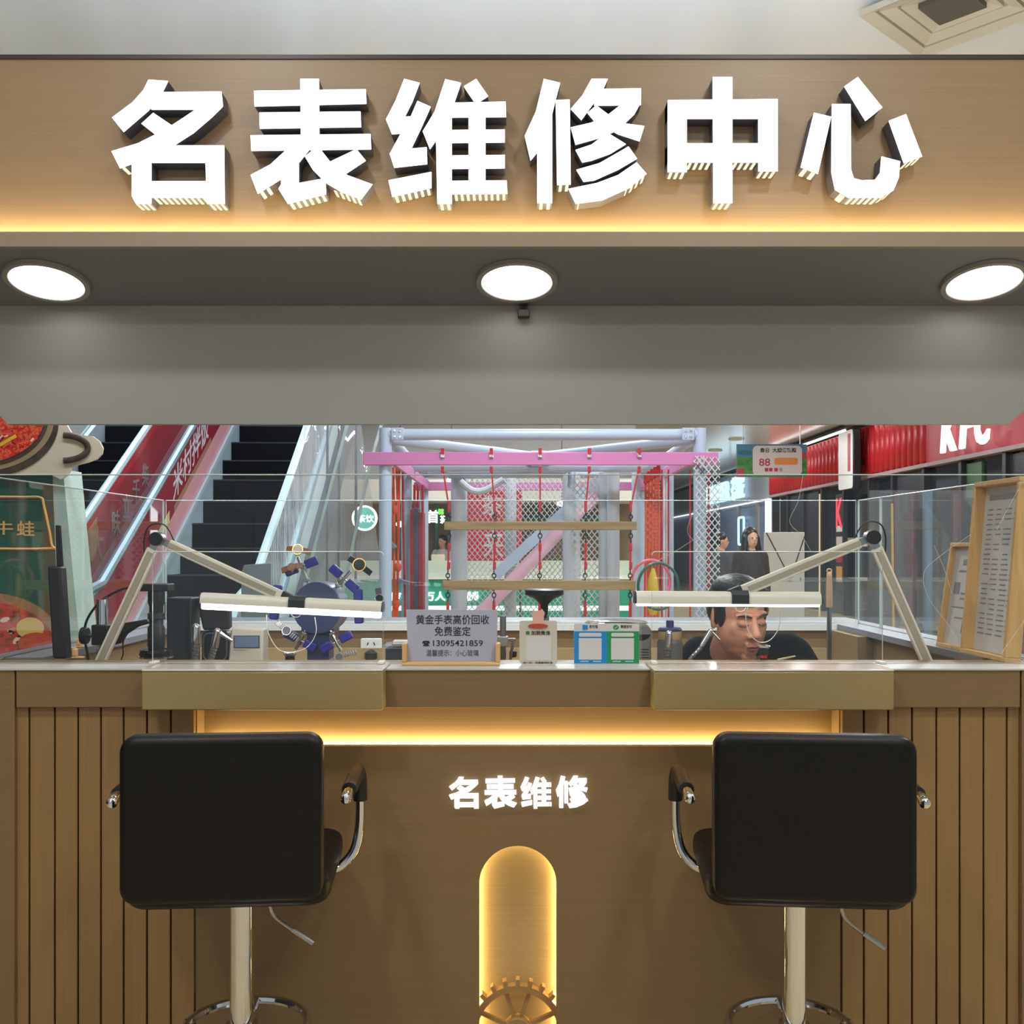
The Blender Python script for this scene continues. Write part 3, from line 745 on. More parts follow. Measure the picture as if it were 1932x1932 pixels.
# payment card
DPY = 2.552
t = thing('payment_card', 'blue and green payment card standing on the counter', 'card stand', (PX(1144, DPY), DPY, ZT))
pts = rrect(PX(1083, DPY), PX(1206, DPY), ZT, PZ(1177, DPY), .003)
b = MB(); b.prism(pts, DPY, DPY+.004); b.build('card', OFFW, t)
b = MB(); b.prism(rrect(PX(1089, DPY), PX(1212, DPY), ZT, PZ(1180, DPY), .003), DPY+.010, DPY+.013); b.build('back_plate', GLASSD, t)
BLU = mat('pay_blue', rgb(28, 140, 206), .35); GRN = mat('pay_green', rgb(36, 148, 86), .35)
quad_px('blue_panel', BLU, 1083.2, 1145, 1191, 1251.5, DPY-.0003, t, .0007); quad_px('green_panel', GRN, 1145, 1205.8, 1191, 1251.5, DPY-.0003, t, .0007)
for x0, x1, c in ((1092, 1135, 'a'), (1153, 1196, 'b')):
    b = MB(); b.prism(rrect(PX(x0, DPY), PX(x1, DPY), PZ(1201, DPY), PZ(1194, DPY), .004), DPY-.0016, DPY-.001); b.build('name_pill', OFFW, t)
    quad_px('white_square', OFFW, x0, x1, 1204, 1244.5, DPY-.001, t, .0006)
    for q in (3, 27):
        b = MB(); b.box(PX(x0+q, DPY), PX(x0+q+15, DPY), DPY-.0016, DPY-.001, PZ(1249, DPY), PZ(1246.5, DPY)); b.build('pale_line', mat('pale_line', rgb(150, 200, 214), .5), t)
b = MB(); b.prism(rrect(PX(1099, DPY), PX(1109, DPY), PZ(1188, DPY), PZ(1179, DPY), .002), DPY-.0012, DPY-.0003); b.build('blue_logo', BLU, t)
b = MB(); b.prism([(PX(1162+5.4*math.cos(R(a)), DPY), PZ(1183.5-4.4*math.sin(R(a)), DPY)) for a in range(0, 360, 20)], DPY-.0012, DPY-.0003); b.build('green_logo', GRN, t)
b = MB(); b.tube([P(1159.5, 1183.5, DPY-.0016), P(1161.5, 1185.5, DPY-.0016), P(1165, 1181.5, DPY-.0016)], .0009, 5); b.build('tick', OFFW, t)
text_px('lettering', '支付宝', INK, 1111.5, 1128, 1179, 1185, DPY-.0006, t, .0004, .01)
text_px('lettering', '微信支付', INK, 1171, 1192, 1179, 1185, DPY-.0006, t, .0004, .01)

# ---- two wooden picture frames leaning on the right glass
def lean_frame(name, lab, y0, y1, h, lean, fw, depth, zb, xb):
    """frame plane runs along depth (y); leans outwards (top towards +x)"""
    t = thing(name, lab, 'picture frame', (xb, (y0+y1)/2, zb), group='wooden frames leaning on the right glass')
    M = Matrix.Translation((xb, 0, zb)) @ Matrix.Rotation(lean, 4, 'Y')
    def bx(nm, x0, x1, a, c, z0, z1, m):
        q = MB(); q.box(x0, x1, a, c, z0, z1)
        for v in q.v: v[:] = (M @ v)[:]
        return q.build(nm, m, t, bevel=.0015)
    bx('rail', 0, depth, y0, y1, 0, fw, WOOD); bx('rail', 0, depth, y0, y1, h-fw, h, WOOD)
    bx('stile', 0, depth, y0, y0+fw, fw, h-fw, WOODH); bx('stile', 0, depth, y1-fw, y1, fw, h-fw, WOODH)
    pg = bx('document', depth*.72, depth*.78, y0+fw, y1-fw, fw, h-fw, OFFW)
    return t, bx, pg
t, bx, pg = lean_frame('picture_frame', 'large pale wooden frame holding a dense printed table, on the right', 2.60, 2.86, .475, R(4.8), .013, .042, ZT, 1.250)
GLINE = mat('grey_print', rgb(150, 148, 154), .6)
for k in range(26):
    z = .06 + k*.0135
    for a, c in ((2.63, 2.68), (2.685, 2.73), (2.74, 2.78), (2.79, 2.83)):
        if random.random() < .85: bx('print_line', .029, .0301, a+random.random()*.008, c-random.random()*.01, z, z+.0035, GLINE)
bx('print_heading', .029, .0301, 2.65, 2.82, .425, .44, GLINE)
t, bx, pg = lean_frame('picture_frame', 'small pale wooden frame with a certificate, behind the large frame', 2.87, 3.06, .31, R(8), .012, .022, ZT, 1.266)
for z, a, c, h in ((.245, 2.937, 2.987, .018), (.225, 2.917, 3.007, .006), (.16, 2.987, 3.027, .035), (.16, 2.907, 2.977, .006), (.145, 2.907, 2.977, .006), (.12, 2.902, 3.027, .004), (.09, 2.907, 2.997, .004)):
    bx('print_line', .0152, .0162, a, c, z, z+h, GLINE)
bx('seal', .0152, .0162, 2.912, 2.942, .05, .085, mat('seal_dark', rgb(110, 104, 110), .6))

# ---- desk lamps
def seg(mb, a, c, wd, th): mb.bar(a, c, wd, th)
def lamp(lab, D, base, joint, elbow, hl, hr, hh, lit, mount):
    """all points in pixels on the plane of the lamp at depth D; the clamp foot stands on the bench"""
    t = thing('desk_lamp', lab, 'lamp', (PX(base[0], D), D, .93), group='aluminium bench lamps')
    pb = P(base[0], base[1], D); pj = P(joint[0], joint[1], D); pe = P(elbow[0], elbow[1], D)
    d = (pj-pb).normalized(); foot = pb - d*((pb.z-.975)/d.z)
    b = MB(); seg(b, foot, pj - d*.03, .030, .014); b.build('lower_arm', ALUC, t, bevel=.003)
    b = MB(); seg(b, foot + Vector((0, -.008, 0)), pj - d*.04 + Vector((0, -.008, 0)), .016, .003); b.build('arm_groove', mat('arm_groove', rgb(176, 166, 148), .5), t)
    b = MB(); seg(b, pj - d*.045, pj, .018, .010); b.build('arm_tongue', STEEL, t)
    b = MB(); b.box(foot.x-.03, foot.x+.03, D-.03, D+.03, .93, .945); b.cyl((foot.x, D, .945), (foot.x, D, .98), .014); b.build('clamp_foot', BLACK, t, bevel=.002)
    e = (pe-pj).normalized()
    b = MB(); seg(b, pj, pj + e*.04, .018, .010); b.build('arm_tongue', STEEL, t)
    b = MB(); seg(b, pj + e*.035, pe, .030, .014); b.build('upper_arm', ALUC, t, bevel=.003)
    b = MB(); seg(b, pj + e*.035 + Vector((0, -.008, 0)), pe - e*.02 + Vector((0, -.008, 0)), .013, .003); b.build('arm_groove', MATS['arm_groove'], t)
    b = MB(); b.cyl(pj + Vector((0, -.014, 0)), pj + Vector((0, .014, 0)), .0195, seg=28); j = b.build('joint', STEEL, t, True)
    b = MB(); b.cyl(pj + Vector((0, -.019, 0)), pj + Vector((0, -.0141, 0)), .0182, seg=28); b.build('joint_knob', BLACK, j, True)
    # cable loop over the joint
    q1 = pj - d*.055 + Vector((-.012 if joint[0] < 900 else .012, 0, 0)); q2 = pj + e*.06
    top = pj + Vector((0, 0, .042)); sgn = -1 if joint[0] < 900 else 1
    b = MB(); b.tube(arc([q1, pj + Vector((sgn*.036, 0, .0)), pj + Vector((sgn*.024, 0, .033)), top + Vector((sgn*-.004, 0, 0)), pj + Vector((-sgn*.028, 0, .030)), q2], 8), .0021, 6); b.build('cable', BLACK, t, True)
    # head
    a = P(hl[0], hl[1], D); c = P(hr[0], hr[1], D); u = (c-a).normalized(); L = (c-a).length
    h = hh*D/F; g = lit*D/F; nz = Vector((0, 0, 1)); dn = -(nz - u*nz.dot(u)).normalized()
    yv = Vector((0, 1, 0))
    def sect(profile, s0, s1, nm, m, smooth=True, parent=None):
        n = len(profile); vs = []
        for s in (s0, s1):
            for yy, dd in profile: vs.append(a + u*s + yv*yy + dn*dd)
        fs = [tuple(range(n))[::-1], tuple(range(n, 2*n))] + [(i, (i+1) % n, n+(i+1) % n, n+i) for i in range(n)]
        q = MB(); q.add(vs, fs); return q.build(nm, m, parent or t, smooth, angle=50)
    prof = [(-.026, h), (-.0255, h*.45), (-.021, h*.15), (-.012, 0.0), (.012, 0.0), (.021, h*.15), (.0255, h*.45), (.026, h)]
    head = sect(prof, 0, L, 'lamp_head', ALUC)
    sect([(-.0255, h), (-.022, h+g*.8), (-.012, h+g), (.012, h+g), (.022, h+g*.8), (.0255, h)], .004, L-.004, 'diffuser', LAMPW, parent=head)
    for s0, s1 in ((-.003, 0), (L, L+.003)): sect([(yy*1.02, dd) for yy, dd in prof], s0, s1, 'end_cap', BLACK, parent=head)
    m0 = mount
    sect([(-.031, h*.98), (-.031, h*.25), (-.02, -.004), (.02, -.004), (.031, h*.25), (.031, h*.98)], m0-.022, m0+.022, 'mount', BLACK, False)
    b = MB(); seg(b, pe - e*.004, pe + e*.032, .034, .020); b.build('elbow', BLACK, t, bevel=.003)
    cc = a + u*mount + dn*(h+g*.6) + Vector((0, -.028, 0))
    b = MB(); b.tube([cc + Vector((.013*math.cos(R(w_)), 0, -.004+.011*math.sin(R(w_)))) for w_ in range(180, 361, 20)], .0013, 6); b.build('cable_loop', WHITE, t, True)
    return t
lamp('bench lamp with bright tilted light bar, left of the notice', 2.80, (188, 1252), (297, 1017), (533, 1126), (383, 1118), (722, 1135), 19, 12, .262)
lamp('bench lamp with level light bar, before the seated man', 2.69, (1750, 1252), (1645, 1014), (1398, 1116), (1199, 1115), (1545, 1117), 23, 5, .27)
# loupes hanging on wire loops from the lamps
def loupe(lab, D, pts, c, colr):
    t = thing('watch_loupe', lab, 'loupe', P(c[0], c[1]+8, D), group='eye loupes hanging from the lamps')
    b = MB(); b.tube(arc([P(x, y, D) for x, y in pts], 8), .0012, 6); b.build('wire_loop', mat('wire_steel', rgb(226, 226, 224), .3, .3), t, True)
    o = P(c[0], c[1], D)
    b = MB(); b.lathe([(.014, .006), (.017, .008), (.0175, .012), (.0125, .014)], o + Vector((0, 0, -.004)), 24); b.build('rim', CHROME, t, True)
    b = MB(); b.lathe([(.010, -.016), (.0135, -.012), (.0135, .001)], o, 24); b.build('barrel', BLACKG, t, True)
    b = MB(); b.lathe([(.0085, -.024), (.0095, -.0165)], o, 20); b.build('tip', colr, t, True)
loupe('silver loupe on a thin wire loop under the left lamp', 2.83, [(503, 1160), (505, 1190), (522, 1222), (546, 1231), (578, 1222), (596, 1195), (594, 1164)], (547, 1238), CHROME)
loupe('black and red loupe on a thin wire loop before the man\'s face', 2.655, [(1411, 1146), (1407, 1165), (1414, 1195), (1432, 1211), (1452, 1208), (1468, 1188), (1471, 1166), (1468, 1146)], (1441, 1224), mat('loupe_red', rgb(220, 30, 56), .25))

# ================================================================== THINGS INSIDE THE KIOSK
BZ = .93     # bench height
# black upright holder with a thin panel, far left
D0 = 2.70
t = thing('tablet_stand', 'tall black tablet seen edge-on in a thick black holder, far left', 'tablet', (PX(115, D0), D0, ZT))
pts = [(105, 1250), (131, 1250), (120, 1068), (95, 1068)]
b = MB(); b.prism([(PX(x, D0), max(PZ(y, D0), ZT+.0005)) for x, y in pts], D0-.02, D0+.02); b.build('holder', BLACK, t, bevel=.006, bseg=3)
b = MB(); b.prism([(PX(x, D0), PZ(y, D0)) for x, y in ((108, 1068), (119, 1068), (114, 991), (106, 991))], D0-.006, D0+.006); b.build('panel', BLACKG, t, bevel=.002)
PEG = mat('peach_wood', rgb(222, 172, 120), .5)
for px, dd, lab in ((143, 2.70, 'small peach wooden clip at the foot of the black tablet holder'), (128, 2.95, 'small peach wooden clip on the left side counter, nearer the standee'), (150, 3.0, 'small peach wooden clip on the left side counter, beside the microscope knob')):
    x = PX(px, dd)
    t = thing('wooden_clip', lab, 'clip', (x, dd, ZT), group='peach wooden clips')
    b = MB(); b.box(x-.008, x+.022, dd-.008, dd+.008, ZT+.0003, ZT+.005); b.build('foot', PEG, t, bevel=.0015)
    b = MB(); b.box(x-.008, x+.004, dd-.008, dd+.008, ZT+.0052, ZT+.026); b.build('post', PEG, t, bevel=.003)
# microscope on a boom stand
D1 = 2.86
t = thing('boom_microscope', 'black inspection microscope with ring light on a chrome post', 'microscope', (PX(193, D1), D1, BZ))
xp = PX(193, D1)
b = MB(); b.box(xp-.03, xp+.12, D1-.022, D1+.09, BZ, BZ+.018); b.build('base', BLACK, t, bevel=.004)
b = MB(); b.cyl((xp, D1, BZ+.018), (xp, D1, PZ(1131, D1)), .0155, seg=24); b.build('post', CHROME, t, True)
b = MB(); b.box(xp-.022, xp+.024, D1-.024, D1+.024, PZ(1216, D1), PZ(1178, D1)); b.build('clamp', BLACK, t, bevel=.003)
b = MB(); b.cyl((xp-.058, D1, PZ(1199, D1)), (xp-.04, D1, PZ(1199, D1)), .024, seg=18); b.build('clamp_knob', BLACK, t, bevel=.003)
b = MB(); b.cyl((xp-.04, D1, PZ(1199, D1)), (xp-.02, D1, PZ(1199, D1)), .005, seg=10); b.build('knob_stem', STEEL, t)
xh = PX(295, D1)
arm = [(205, 1180), (278, 1168), (283, 1176), (262, 1182), (240, 1196), (229, 1213), (212, 1218), (205, 1205)]
b = MB(); b.prism([(PX(x, D1), PZ(y, D1)) for x, y in arm], D1-.012, D1+.012); b.build('boom_arm', BLACK, t, bevel=.003)
b = MB(); b.lathe([(.021, 0), (.0235, .01), (.0235, .06), (.019, .068), (.019, .12), (.023, .13), (.023, .175)], (xh, D1, PZ(1225, D1))); b.build('body_tube', BLACK, t, True)
b = MB(); b.lathe([(.0195, .0), (.0235, .004), (.0235, .018), (.02, .02)], (xh, D1, PZ(1176, D1)+.01)); b.build('focus_ring', mat('dark_knurl', rgb(70, 72, 78), .35, .6), t, True)
b = MB(); b.box(PX(265, D1), PX(323, D1), D1-.03, D1+.03, PZ(1115, D1), PZ(1101, D1)); b.build('camera_head', BLACK, t, bevel=.003)
b = MB(); b.lathe([(.030, -.006), (.043, -.005), (.046, .002), (.043, .016), (.022, .02)], (xh, D1, PZ(1236, D1)), 32); b.build('ring_light', BLACKG, t, True)
b = MB(); b.lathe([(.0445, -.0075), (.0465, -.0065), (.0465, -.003), (.0445, -.003)], (xh, D1, PZ(1236, D1)), 32); b.build('ring_rim', CHROME, t, True)
b = MB(); b.tube(arc([P(268, 1107, D1), P(230, 1112, D1), P(190, 1135, D1), P(164, 1170, D1), P(160, 1205, D1), P(166, 1240, D1), P(168, 1290, D1)], 6), .0035, 6); b.build('cable', BLACK, t, True)
b = MB(); b.tube(arc([P(238, 1190, D1), P(232, 1215, D1), P(232, 1235, D1), P(225, 1256, D1), P(222, 1290, D1)], 6), .0018, 6); b.build('cable', BLACK, t, True)
# upright black speaker box
D2 = 3.10
def zbench(o): return o
t = thing('speaker_box', 'upright black box speaker right of the microscope', 'speaker', (PX(342, D2), D2, BZ))
b = MB(); b.box(PX(314, D2), PX(361, D2), D2, D2+.09, BZ, PZ(1128, D2)); b.build('cabinet', BLACK, t, bevel=.004)
b = MB(); b.box(PX(319, D2), PX(352, D2), D2-.002, D2-.0003, BZ+.03, PZ(1136, D2)); b.build('grille', mat('grille_cloth', rgb(30, 32, 38), .9), t)
# payment terminal: tilted hood, neck and rounded base
D3 = 3.16
t = thing('payment_terminal', 'black payment terminal with tilted screen behind the left lamp', 'terminal', (PX(405, D3), D3, BZ))
b = MB(); b.prism([(PX(x, D3), PZ(y, D3)) for x, y in ((372, 1128), (433, 1124), (434, 1186), (384, 1188))], D3-.01, D3+.03); b.build('screen_back', mat('terminal_grey', rgb(44, 44, 50), .45), t, bevel=.006, bseg=3)
b = MB(); b.cyl(P(386, 1182, D3+.01), P(433, 1180, D3+.01), .012, seg=16); b.build('hinge', BLACK, t, True)
b = MB(); b.prism(rrect(PX(380, D3), PX(432, D3), BZ+.005, PZ(1190, D3), .02), D3, D3+.05); b.build('body', BLACK, t, bevel=.004)
pts = rrect(PX(384, D3), PX(428, D3), PZ(1246, D3), PZ(1195, D3), .018)
b = MB(); b.tube([(x, D3-.003, z) for x, z in pts], .003, 6, True); b.build('bezel', mat('bezel_grey', rgb(84, 84, 88), .35), t, True)
b = MB(); b.box(PX(378, D3), PX(434, D3), D3-.02, D3+.07, BZ, BZ+.006); b.build('foot', BLACK, t)
# timing machine
D4 = 3.0
t = thing('timing_machine', 'white watch timing machine with a blue-grey screen', 'instrument', (PX(462, D4), D4, BZ))
b = MB(); b.prism([(PX(x, D4), z) for x, z in ((423, BZ), (494, BZ), (497, PZ(1187, D4)), (437, PZ(1184, D4)))], D4, D4+.07); b.build('case', mat('cream_case', rgb(214, 206, 192), .45), t, bevel=.005)
b = MB(); b.box(PX(441, D4), PX(490, D4), D4-.002, D4-.0003, PZ(1222.5, D4), PZ(1199, D4)); b.build('bezel', mat('bezel_dark', rgb(70, 72, 78), .4), t)
b = MB(); b.box(PX(443, D4), PX(488, D4), D4-.0032, D4-.0021, PZ(1221, D4), PZ(1200.5, D4)); b.build('screen', mat('lcd', rgb(96, 110, 138), .25, emit=rgb(96, 110, 138), estr=.25), t)
b = MB(); b.box(PX(440, D4), PX(465, D4), D4-.001, D4-.0002, PZ(1227, D4), PZ(1226, D4)); b.build('print_line', GLINE, t)
# chrome handpieces on gooseneck tubes
def goose(lab, D, pts, tip, r=.0075):
    t = thing('gooseneck_handpiece', lab, 'handpiece', (P(pts[-1][0], pts[-1][1], D).x, D, BZ), group='gooseneck handpieces')
    path = [P(x, y, D) for x, y in pts]; foot = path[-1].copy(); foot.z = BZ + .008
    full = path + [Vector((foot.x, D, foot.z))]
    pp = arc([path[0]] + full[1:], 10)
    b = MB(); b.tube(pp, r*.92, 10); b.build('sleeve', mat('dark_sleeve', rgb(130, 132, 140), .3, .6), t, True)
    n = len(pp)
    for k in range(3, n-2, 2):
        d = (pp[min(k+1, n-1)]-pp[k-1]).normalized()
        if pp[k].z < 1.06: break
        b = MB(); b.cyl(pp[k]-d*.0012, pp[k]+d*.0012, r*1.04, seg=12); b.build('rib', CHROME, t, True)
    b = MB(); b.cyl(path[0]+(path[0]-path[1]).normalized()*.002, path[0]+(path[1]-path[0]).normalized()*.045, r*1.15, seg=14); b.build('collar', CHROME, t, True)
    b = MB(); b.sph(path[0], r*1.15, seg=14, rings=8); b.build('elbow', CHROME, t, True)
    if tip:
        q = P(tip[0], tip[1], D); b = MB(); b.cyl(path[0], q, r*.7, r*.35, seg=12); b.build('nozzle', CHROME, t, True)
    b = MB(); b.lathe([(.02, 0), (.02, .006), (.01, .01)], (foot.x, D, BZ)); b.build('socket', BLACK, t, True)
goose('short chrome handpiece standing beside the black speaker', 2.93, [(370, 1184), (369, 1215), (367, 1260)], None, .0105)
goose('chrome handpiece with pointed nozzle before the timing machine', 2.90, [(410, 1192), (404, 1222), (396, 1258)], (438, 1209), .0095)
goose('white and chrome flexible handpiece before the sports bottle', 2.84, [(1262, 1196), (1261, 1222), (1259, 1260)], None, .0085)
goose('angled chrome handpiece pointing at the man\'s ear', 2.78, [(1341, 1190), (1322, 1222), (1297, 1258)], (1358, 1207), .006)

# ---- watch tester: drum with six arms, and the watches on it
DW = 3.02
C0 = P(600, 1146, DW)
t = thing('watch_winder', 'dark blue drum watch tester with radiating clamp arms', 'watch winder', (C0.x, DW, BZ))
NAVY = mat('navy_enamel', rgb(44, 54, 98), .35); NAVYS = mat('navy_side', rgb(120, 126, 160), .35)
b = MB(); b.cyl(C0 + Vector((0, -.018, 0)), C0 + Vector((.012, .05, 0)), .076, seg=48); b.build('drum', NAVYS, t, True)
b = MB(); b.cyl(C0 + Vector((-.001, -.0225, 0)), C0 + Vector((0, -.0182, 0)), .0745, seg=48); b.build('drum_face', NAVY, t, True)
b = MB(); b.box(C0.x-.035, C0.x+.03, DW+.01, DW+.10, BZ, PZ(1196, DW)); b.build('pedestal', NAVY, t, bevel=.004)
b = MB(); b.box(C0.x-.05, C0.x+.045, DW+.0, DW+.11, PZ(1196, DW), PZ(1183, DW)); b.build('cradle', NAVY, t, bevel=.004)
b = MB(); b.box(C0.x-.09, C0.x+.09, DW-.03, DW+.14, BZ-.0, BZ+.012); b.build('foot', BLACK, t, bevel=.003)
arms = [(112, .165), (48, .150), (173, .16), (2, .155), (-118, .145), (-62, .15)]
def clampset(parent, c, d, n, sz=1.0):
    for s_ in (-1, 1):
        k = c + n*(s_*.032*sz)
        q = MB(); q.bar(k - d*.013, k + d*.013, .038, .024); q.build('clamp', BLUEP, parent, bevel=.004)
for ang, rad in arms:
    d = Vector((math.cos(R(ang)), 0, math.sin(R(ang)))); n = Vector((-d.z, 0, d.x))
    q = MB(); q.tube([C0 + d*.07, C0 + d*(rad-.005)], .0045, 8); q.build('arm', STEEL, t, True)
    q = MB(); q.bar(C0 + d*.082, C0 + d*.092, .016, .016); q.build('arm_collar', STEEL, t, bevel=.002)
    q = MB(); q.tube([C0 + d*(rad-.035) - n*.04, C0 + d*(rad-.035) + n*.04], .003, 8); q.build('crossbar', STEEL, t, True)
    clampset(t, C0 + d*(rad-.035), d, n)
def watch(lab, c, ang, D, case_m, dial_m, strap_m, r=.016, tilt=0.0, links=False):
    c = P(c[0], c[1], D)
    t = thing('wristwatch', lab, 'watch', c, group='watches on the tester')
    d = Vector((math.cos(R(ang)), 0, math.sin(R(ang)))); f = Vector((0, -1, .25)).normalized()
    q = MB(); q.cyl(c + f*-.004, c + f*.004, r, seg=28); q.build('case', case_m, t, True)
    q = MB(); q.cyl(c + f*.0041, c + f*.005, r*.84, seg=28); q.build('dial', dial_m, t, True)
    q = MB(); q.cyl(c + d.cross(f)*(r) , c + d.cross(f)*(r+.004), .0025, seg=10); q.build('crown', case_m, t, True)
    for s_ in (-1, 1):
        if links:
            for k in range(6):
                q = MB(); aa = k*.22; p = c + d*s_*(r+.004+k*.006) - f*(.0015*k*k)
                q.bar(p - d*.0026, p + d*.0026, .016, .004, up=f); q.build('link', strap_m, t, bevel=.001)
        else:
            q = MB(); p0 = c + d*s_*r*.9; p1 = c + d*s_*(r+.02) - f*.012; q.bar(p0, p1, .017, .0035, up=f); q.build('strap', strap_m, t, bevel=.001)
GOLD = mat('gold', rgb(214, 176, 116), .25, .9); TAN = mat('tan_strap', rgb(150, 106, 76), .6)
watch('round gold watch with pale dial at the top of the tester', (562, 1037), -8, DW-.02, GOLD, mat('pale_dial', rgb(214, 200, 170), .4), TAN)
watch('black watch with dark dial at the upper right of the tester', (678, 1066), -35, DW-.02, GOLD, BLACKG, BLACK, .02)
watch('watch with tan strap on the left upper arm of the tester', (550, 1070), 15, DW-.02, TAN, TAN, TAN, .012)
watch('steel watch with bracelet hanging at the lower left of the tester', (541, 1190), -40, DW-.02, STEEL, mat('grey_dial', rgb(90, 90, 100), .3), STEEL, .014, links=True)
watch('steel watch with bracelet hanging at the lower right of the tester', (640, 1240), 25, DW-.02, STEEL, mat('grey_dial', rgb(90, 90, 100), .3), STEEL, .013, links=True)
watch('steel watch at the right arm of the tester, above the lamp bar', (716, 1129), -80, DW-.02, STEEL, BLACKG, BLACK, .013)

# ---- wall socket with plug on the rear inner wall
DR = 3.925
t = thing('wall_socket', 'white double wall socket with a black plug in it', 'socket', P(699, 1250, DR))
b = MB(); b.prism(rrect(PX(681, DR), PX(721, DR), PZ(1246, DR), PZ(1204, DR), .006), DR-.01, DR-.0003); b.build('plate', WHITE, t, bevel=.002)
for x in (695, 705):
    b = MB(); b.bar(P(x, 1212, DR-.0108), P(x+(2 if x > 700 else -2), 1217, DR-.0108), .004, .001); b.build('slot', BLACK, t)
b = MB(); b.lathe([(.014, -.02), (.024, -.008), (.024, .012), (.014, .02)], (PX(702, DR), DR-.035, PZ(1236, DR)), 20); b.build('plug', BLACK, t, True)
b = MB(); b.cyl((PX(702, DR), DR-.04, PZ(1236, DR)), (PX(702, DR), DR-.0102, PZ(1232, DR)), .016); b.build('plug_body', BLACK, t, True)
b = MB(); b.tube([(PX(702, DR), DR-.035, PZ(1240, DR)), (PX(702, DR), DR-.035, .87)], .006, 8); b.build('cord', BLACK, t, True)
# glass-topped dark box and a small white carton
D5 = 2.95
t = thing('display_box', 'dark box with a glass lid left of the notice', 'box', (PX(742, D5), D5, BZ))
b = MB(); b.box(PX(727, D5), PX(768, D5), D5, D5+.10, BZ, PZ(1223, D5)); b.build('body', mat('slate', rgb(56, 62, 74), .5), t, bevel=.002)
b = MB(); b.box(PX(722, D5), PX(770, D5), D5-.01, D5+.11, PZ(1223, D5), PZ(1218, D5)); b.build('glass_lid', [GLASSD, GEDGEG], t)
b = MB(); b.box(PX(739, D5), PX(768, D5), D5+.02, D5+.07, PZ(1218, D5)+.0005, PZ(1211, D5)+.0005); tag(b.build('carton', OFFW, None, bevel=.002), 'small white carton on the glass lid left of the notice', 'carton')
# steel press behind the notice
D6 = 2.95
t = thing('watch_press', 'steel watch press with upright post right of the notice', 'press', (PX(949, D6), D6, BZ))
b = MB(); b.box(PX(935, D6), PX(975, D6), D6-.04, D6+.04, BZ, BZ+.02); b.build('base', BLACK, t, bevel=.003)
b = MB(); b.cyl((PX(949, D6), D6, BZ+.02), (PX(949, D6), D6, PZ(1162, D6)), .009, seg=20); b.build('post', STEEL, t, True)
b = MB(); b.box(PX(938, D6), PX(959, D6), D6-.018, D6+.018, PZ(1219, D6), PZ(1200, D6)); b.build('carriage', mat('press_grey', rgb(170, 168, 164), .4, .4), t, bevel=.003)
b = MB(); b.bar(P(958, 1207, D6-.01), P(973, 1207, D6-.01), .010, .010); b.bar(P(968, 1207, D6-.01), P(963, 1246, D6-.01), .009, .009); b.build('handle', STEEL, t, bevel=.002)
b = MB(); b.lathe([(.008, 0), (.011, .004), (.011, .016), (.006, .02)], P(968, 1240, D6)); b.build('knob', BLACK, t, True)
# black hood shape: round magnifier stand
D7 = 3.05
t = thing('tool_turntable', 'black round-topped tool stand above the contact card', 'tool stand', (PX(1028, D7), D7, BZ))
b = MB(); b.lathe([(.010, 0), (.012, .04), (.03, .058), (.05, .066), (.0575, .07), (.0575, .083), (.052, .086)], (PX(1027, D7), D7, PZ(1166, D7)), 36); b.build('top', BLACK, t, True)
b = MB(); b.cyl((PX(1031, D7), D7, BZ), (PX(1031, D7), D7, PZ(1160, D7)), .008, seg=16); b.build('stem', STEEL, t, True)
b = MB(); b.lathe([(.05, 0), (.05, .01), (.01, .014)], (PX(1031, D7), D7, BZ)); b.build('foot', BLACK, t, True)
# grey electric heater / fan behind the payment card
D8 = 3.0
t = thing('dust_collector', 'grey rounded bench machine with a dark opening behind the payment card', 'machine', (PX(1170, D8), D8, BZ))
b = MB(); b.prism([(PX(x, D8), z) for x, z in ((1110, BZ), (1229, BZ), (1229, PZ(1188, D8)), (1222, PZ(1178, D8)), (1120, PZ(1177, D8)), (1112, PZ(1185, D8)))], D8, D8+.1); b.build('body', mat('machine_grey', rgb(128, 126, 122), .5), t, bevel=.006)
b = MB(); b.prism([(PX(1200+27*math.cos(R(a)), D8), PZ(1197-12*math.sin(R(a)), D8)) for a in range(180, 361, 15)], D8-.002, D8-.0003); b.build('opening', BLACK, t)
b = MB(); b.sph((PX(1166, D8), D8+.05, PZ(1177, D8)), .095, .05, .012, seg=28, rings=8); b.build('dome', CHROME, t, True)
for k in range(5):
    b = MB(); b.box(PX(1208, D8), PX(1224, D8), D8-.001, D8-.0002, PZ(1226+k*5, D8), PZ(1224.8+k*5, D8)); b.build('vent_slot', BLACK, t)
# sports bottle
D9 = 2.90
xb9 = PX(1264, D9)
t = thing('sports_bottle', 'smoky grey sports bottle with blue lid right of the payment card', 'bottle', (xb9, D9, BZ))
b = MB(); b.lathe([(.03, 0), (.036, .006), (.036, PZ(1212, D9)-BZ), (.032, PZ(1206, D9)-BZ)], (xb9, D9, BZ)); b.build('body', mat('smoke_plastic', rgb(96, 92, 90), .25), t, True)
b = MB(); b.lathe([(.032, 0), (.033, .002), (.033, PZ(1191, D9)-PZ(1206, D9)), (.030, PZ(1190, D9)-PZ(1206, D9))], (xb9, D9, PZ(1206, D9))); b.build('collar', mat('bottle_tan', rgb(190, 160, 110), .4), t, True)
b = MB(); b.lathe([(.033, 0), (.034, .004), (.03, .009), (.011, .011), (.011, .028), (.009, .03)], (xb9, D9, PZ(1190, D9))); b.build('lid', mat('bottle_blue', rgb(48, 62, 104), .35), t, True)
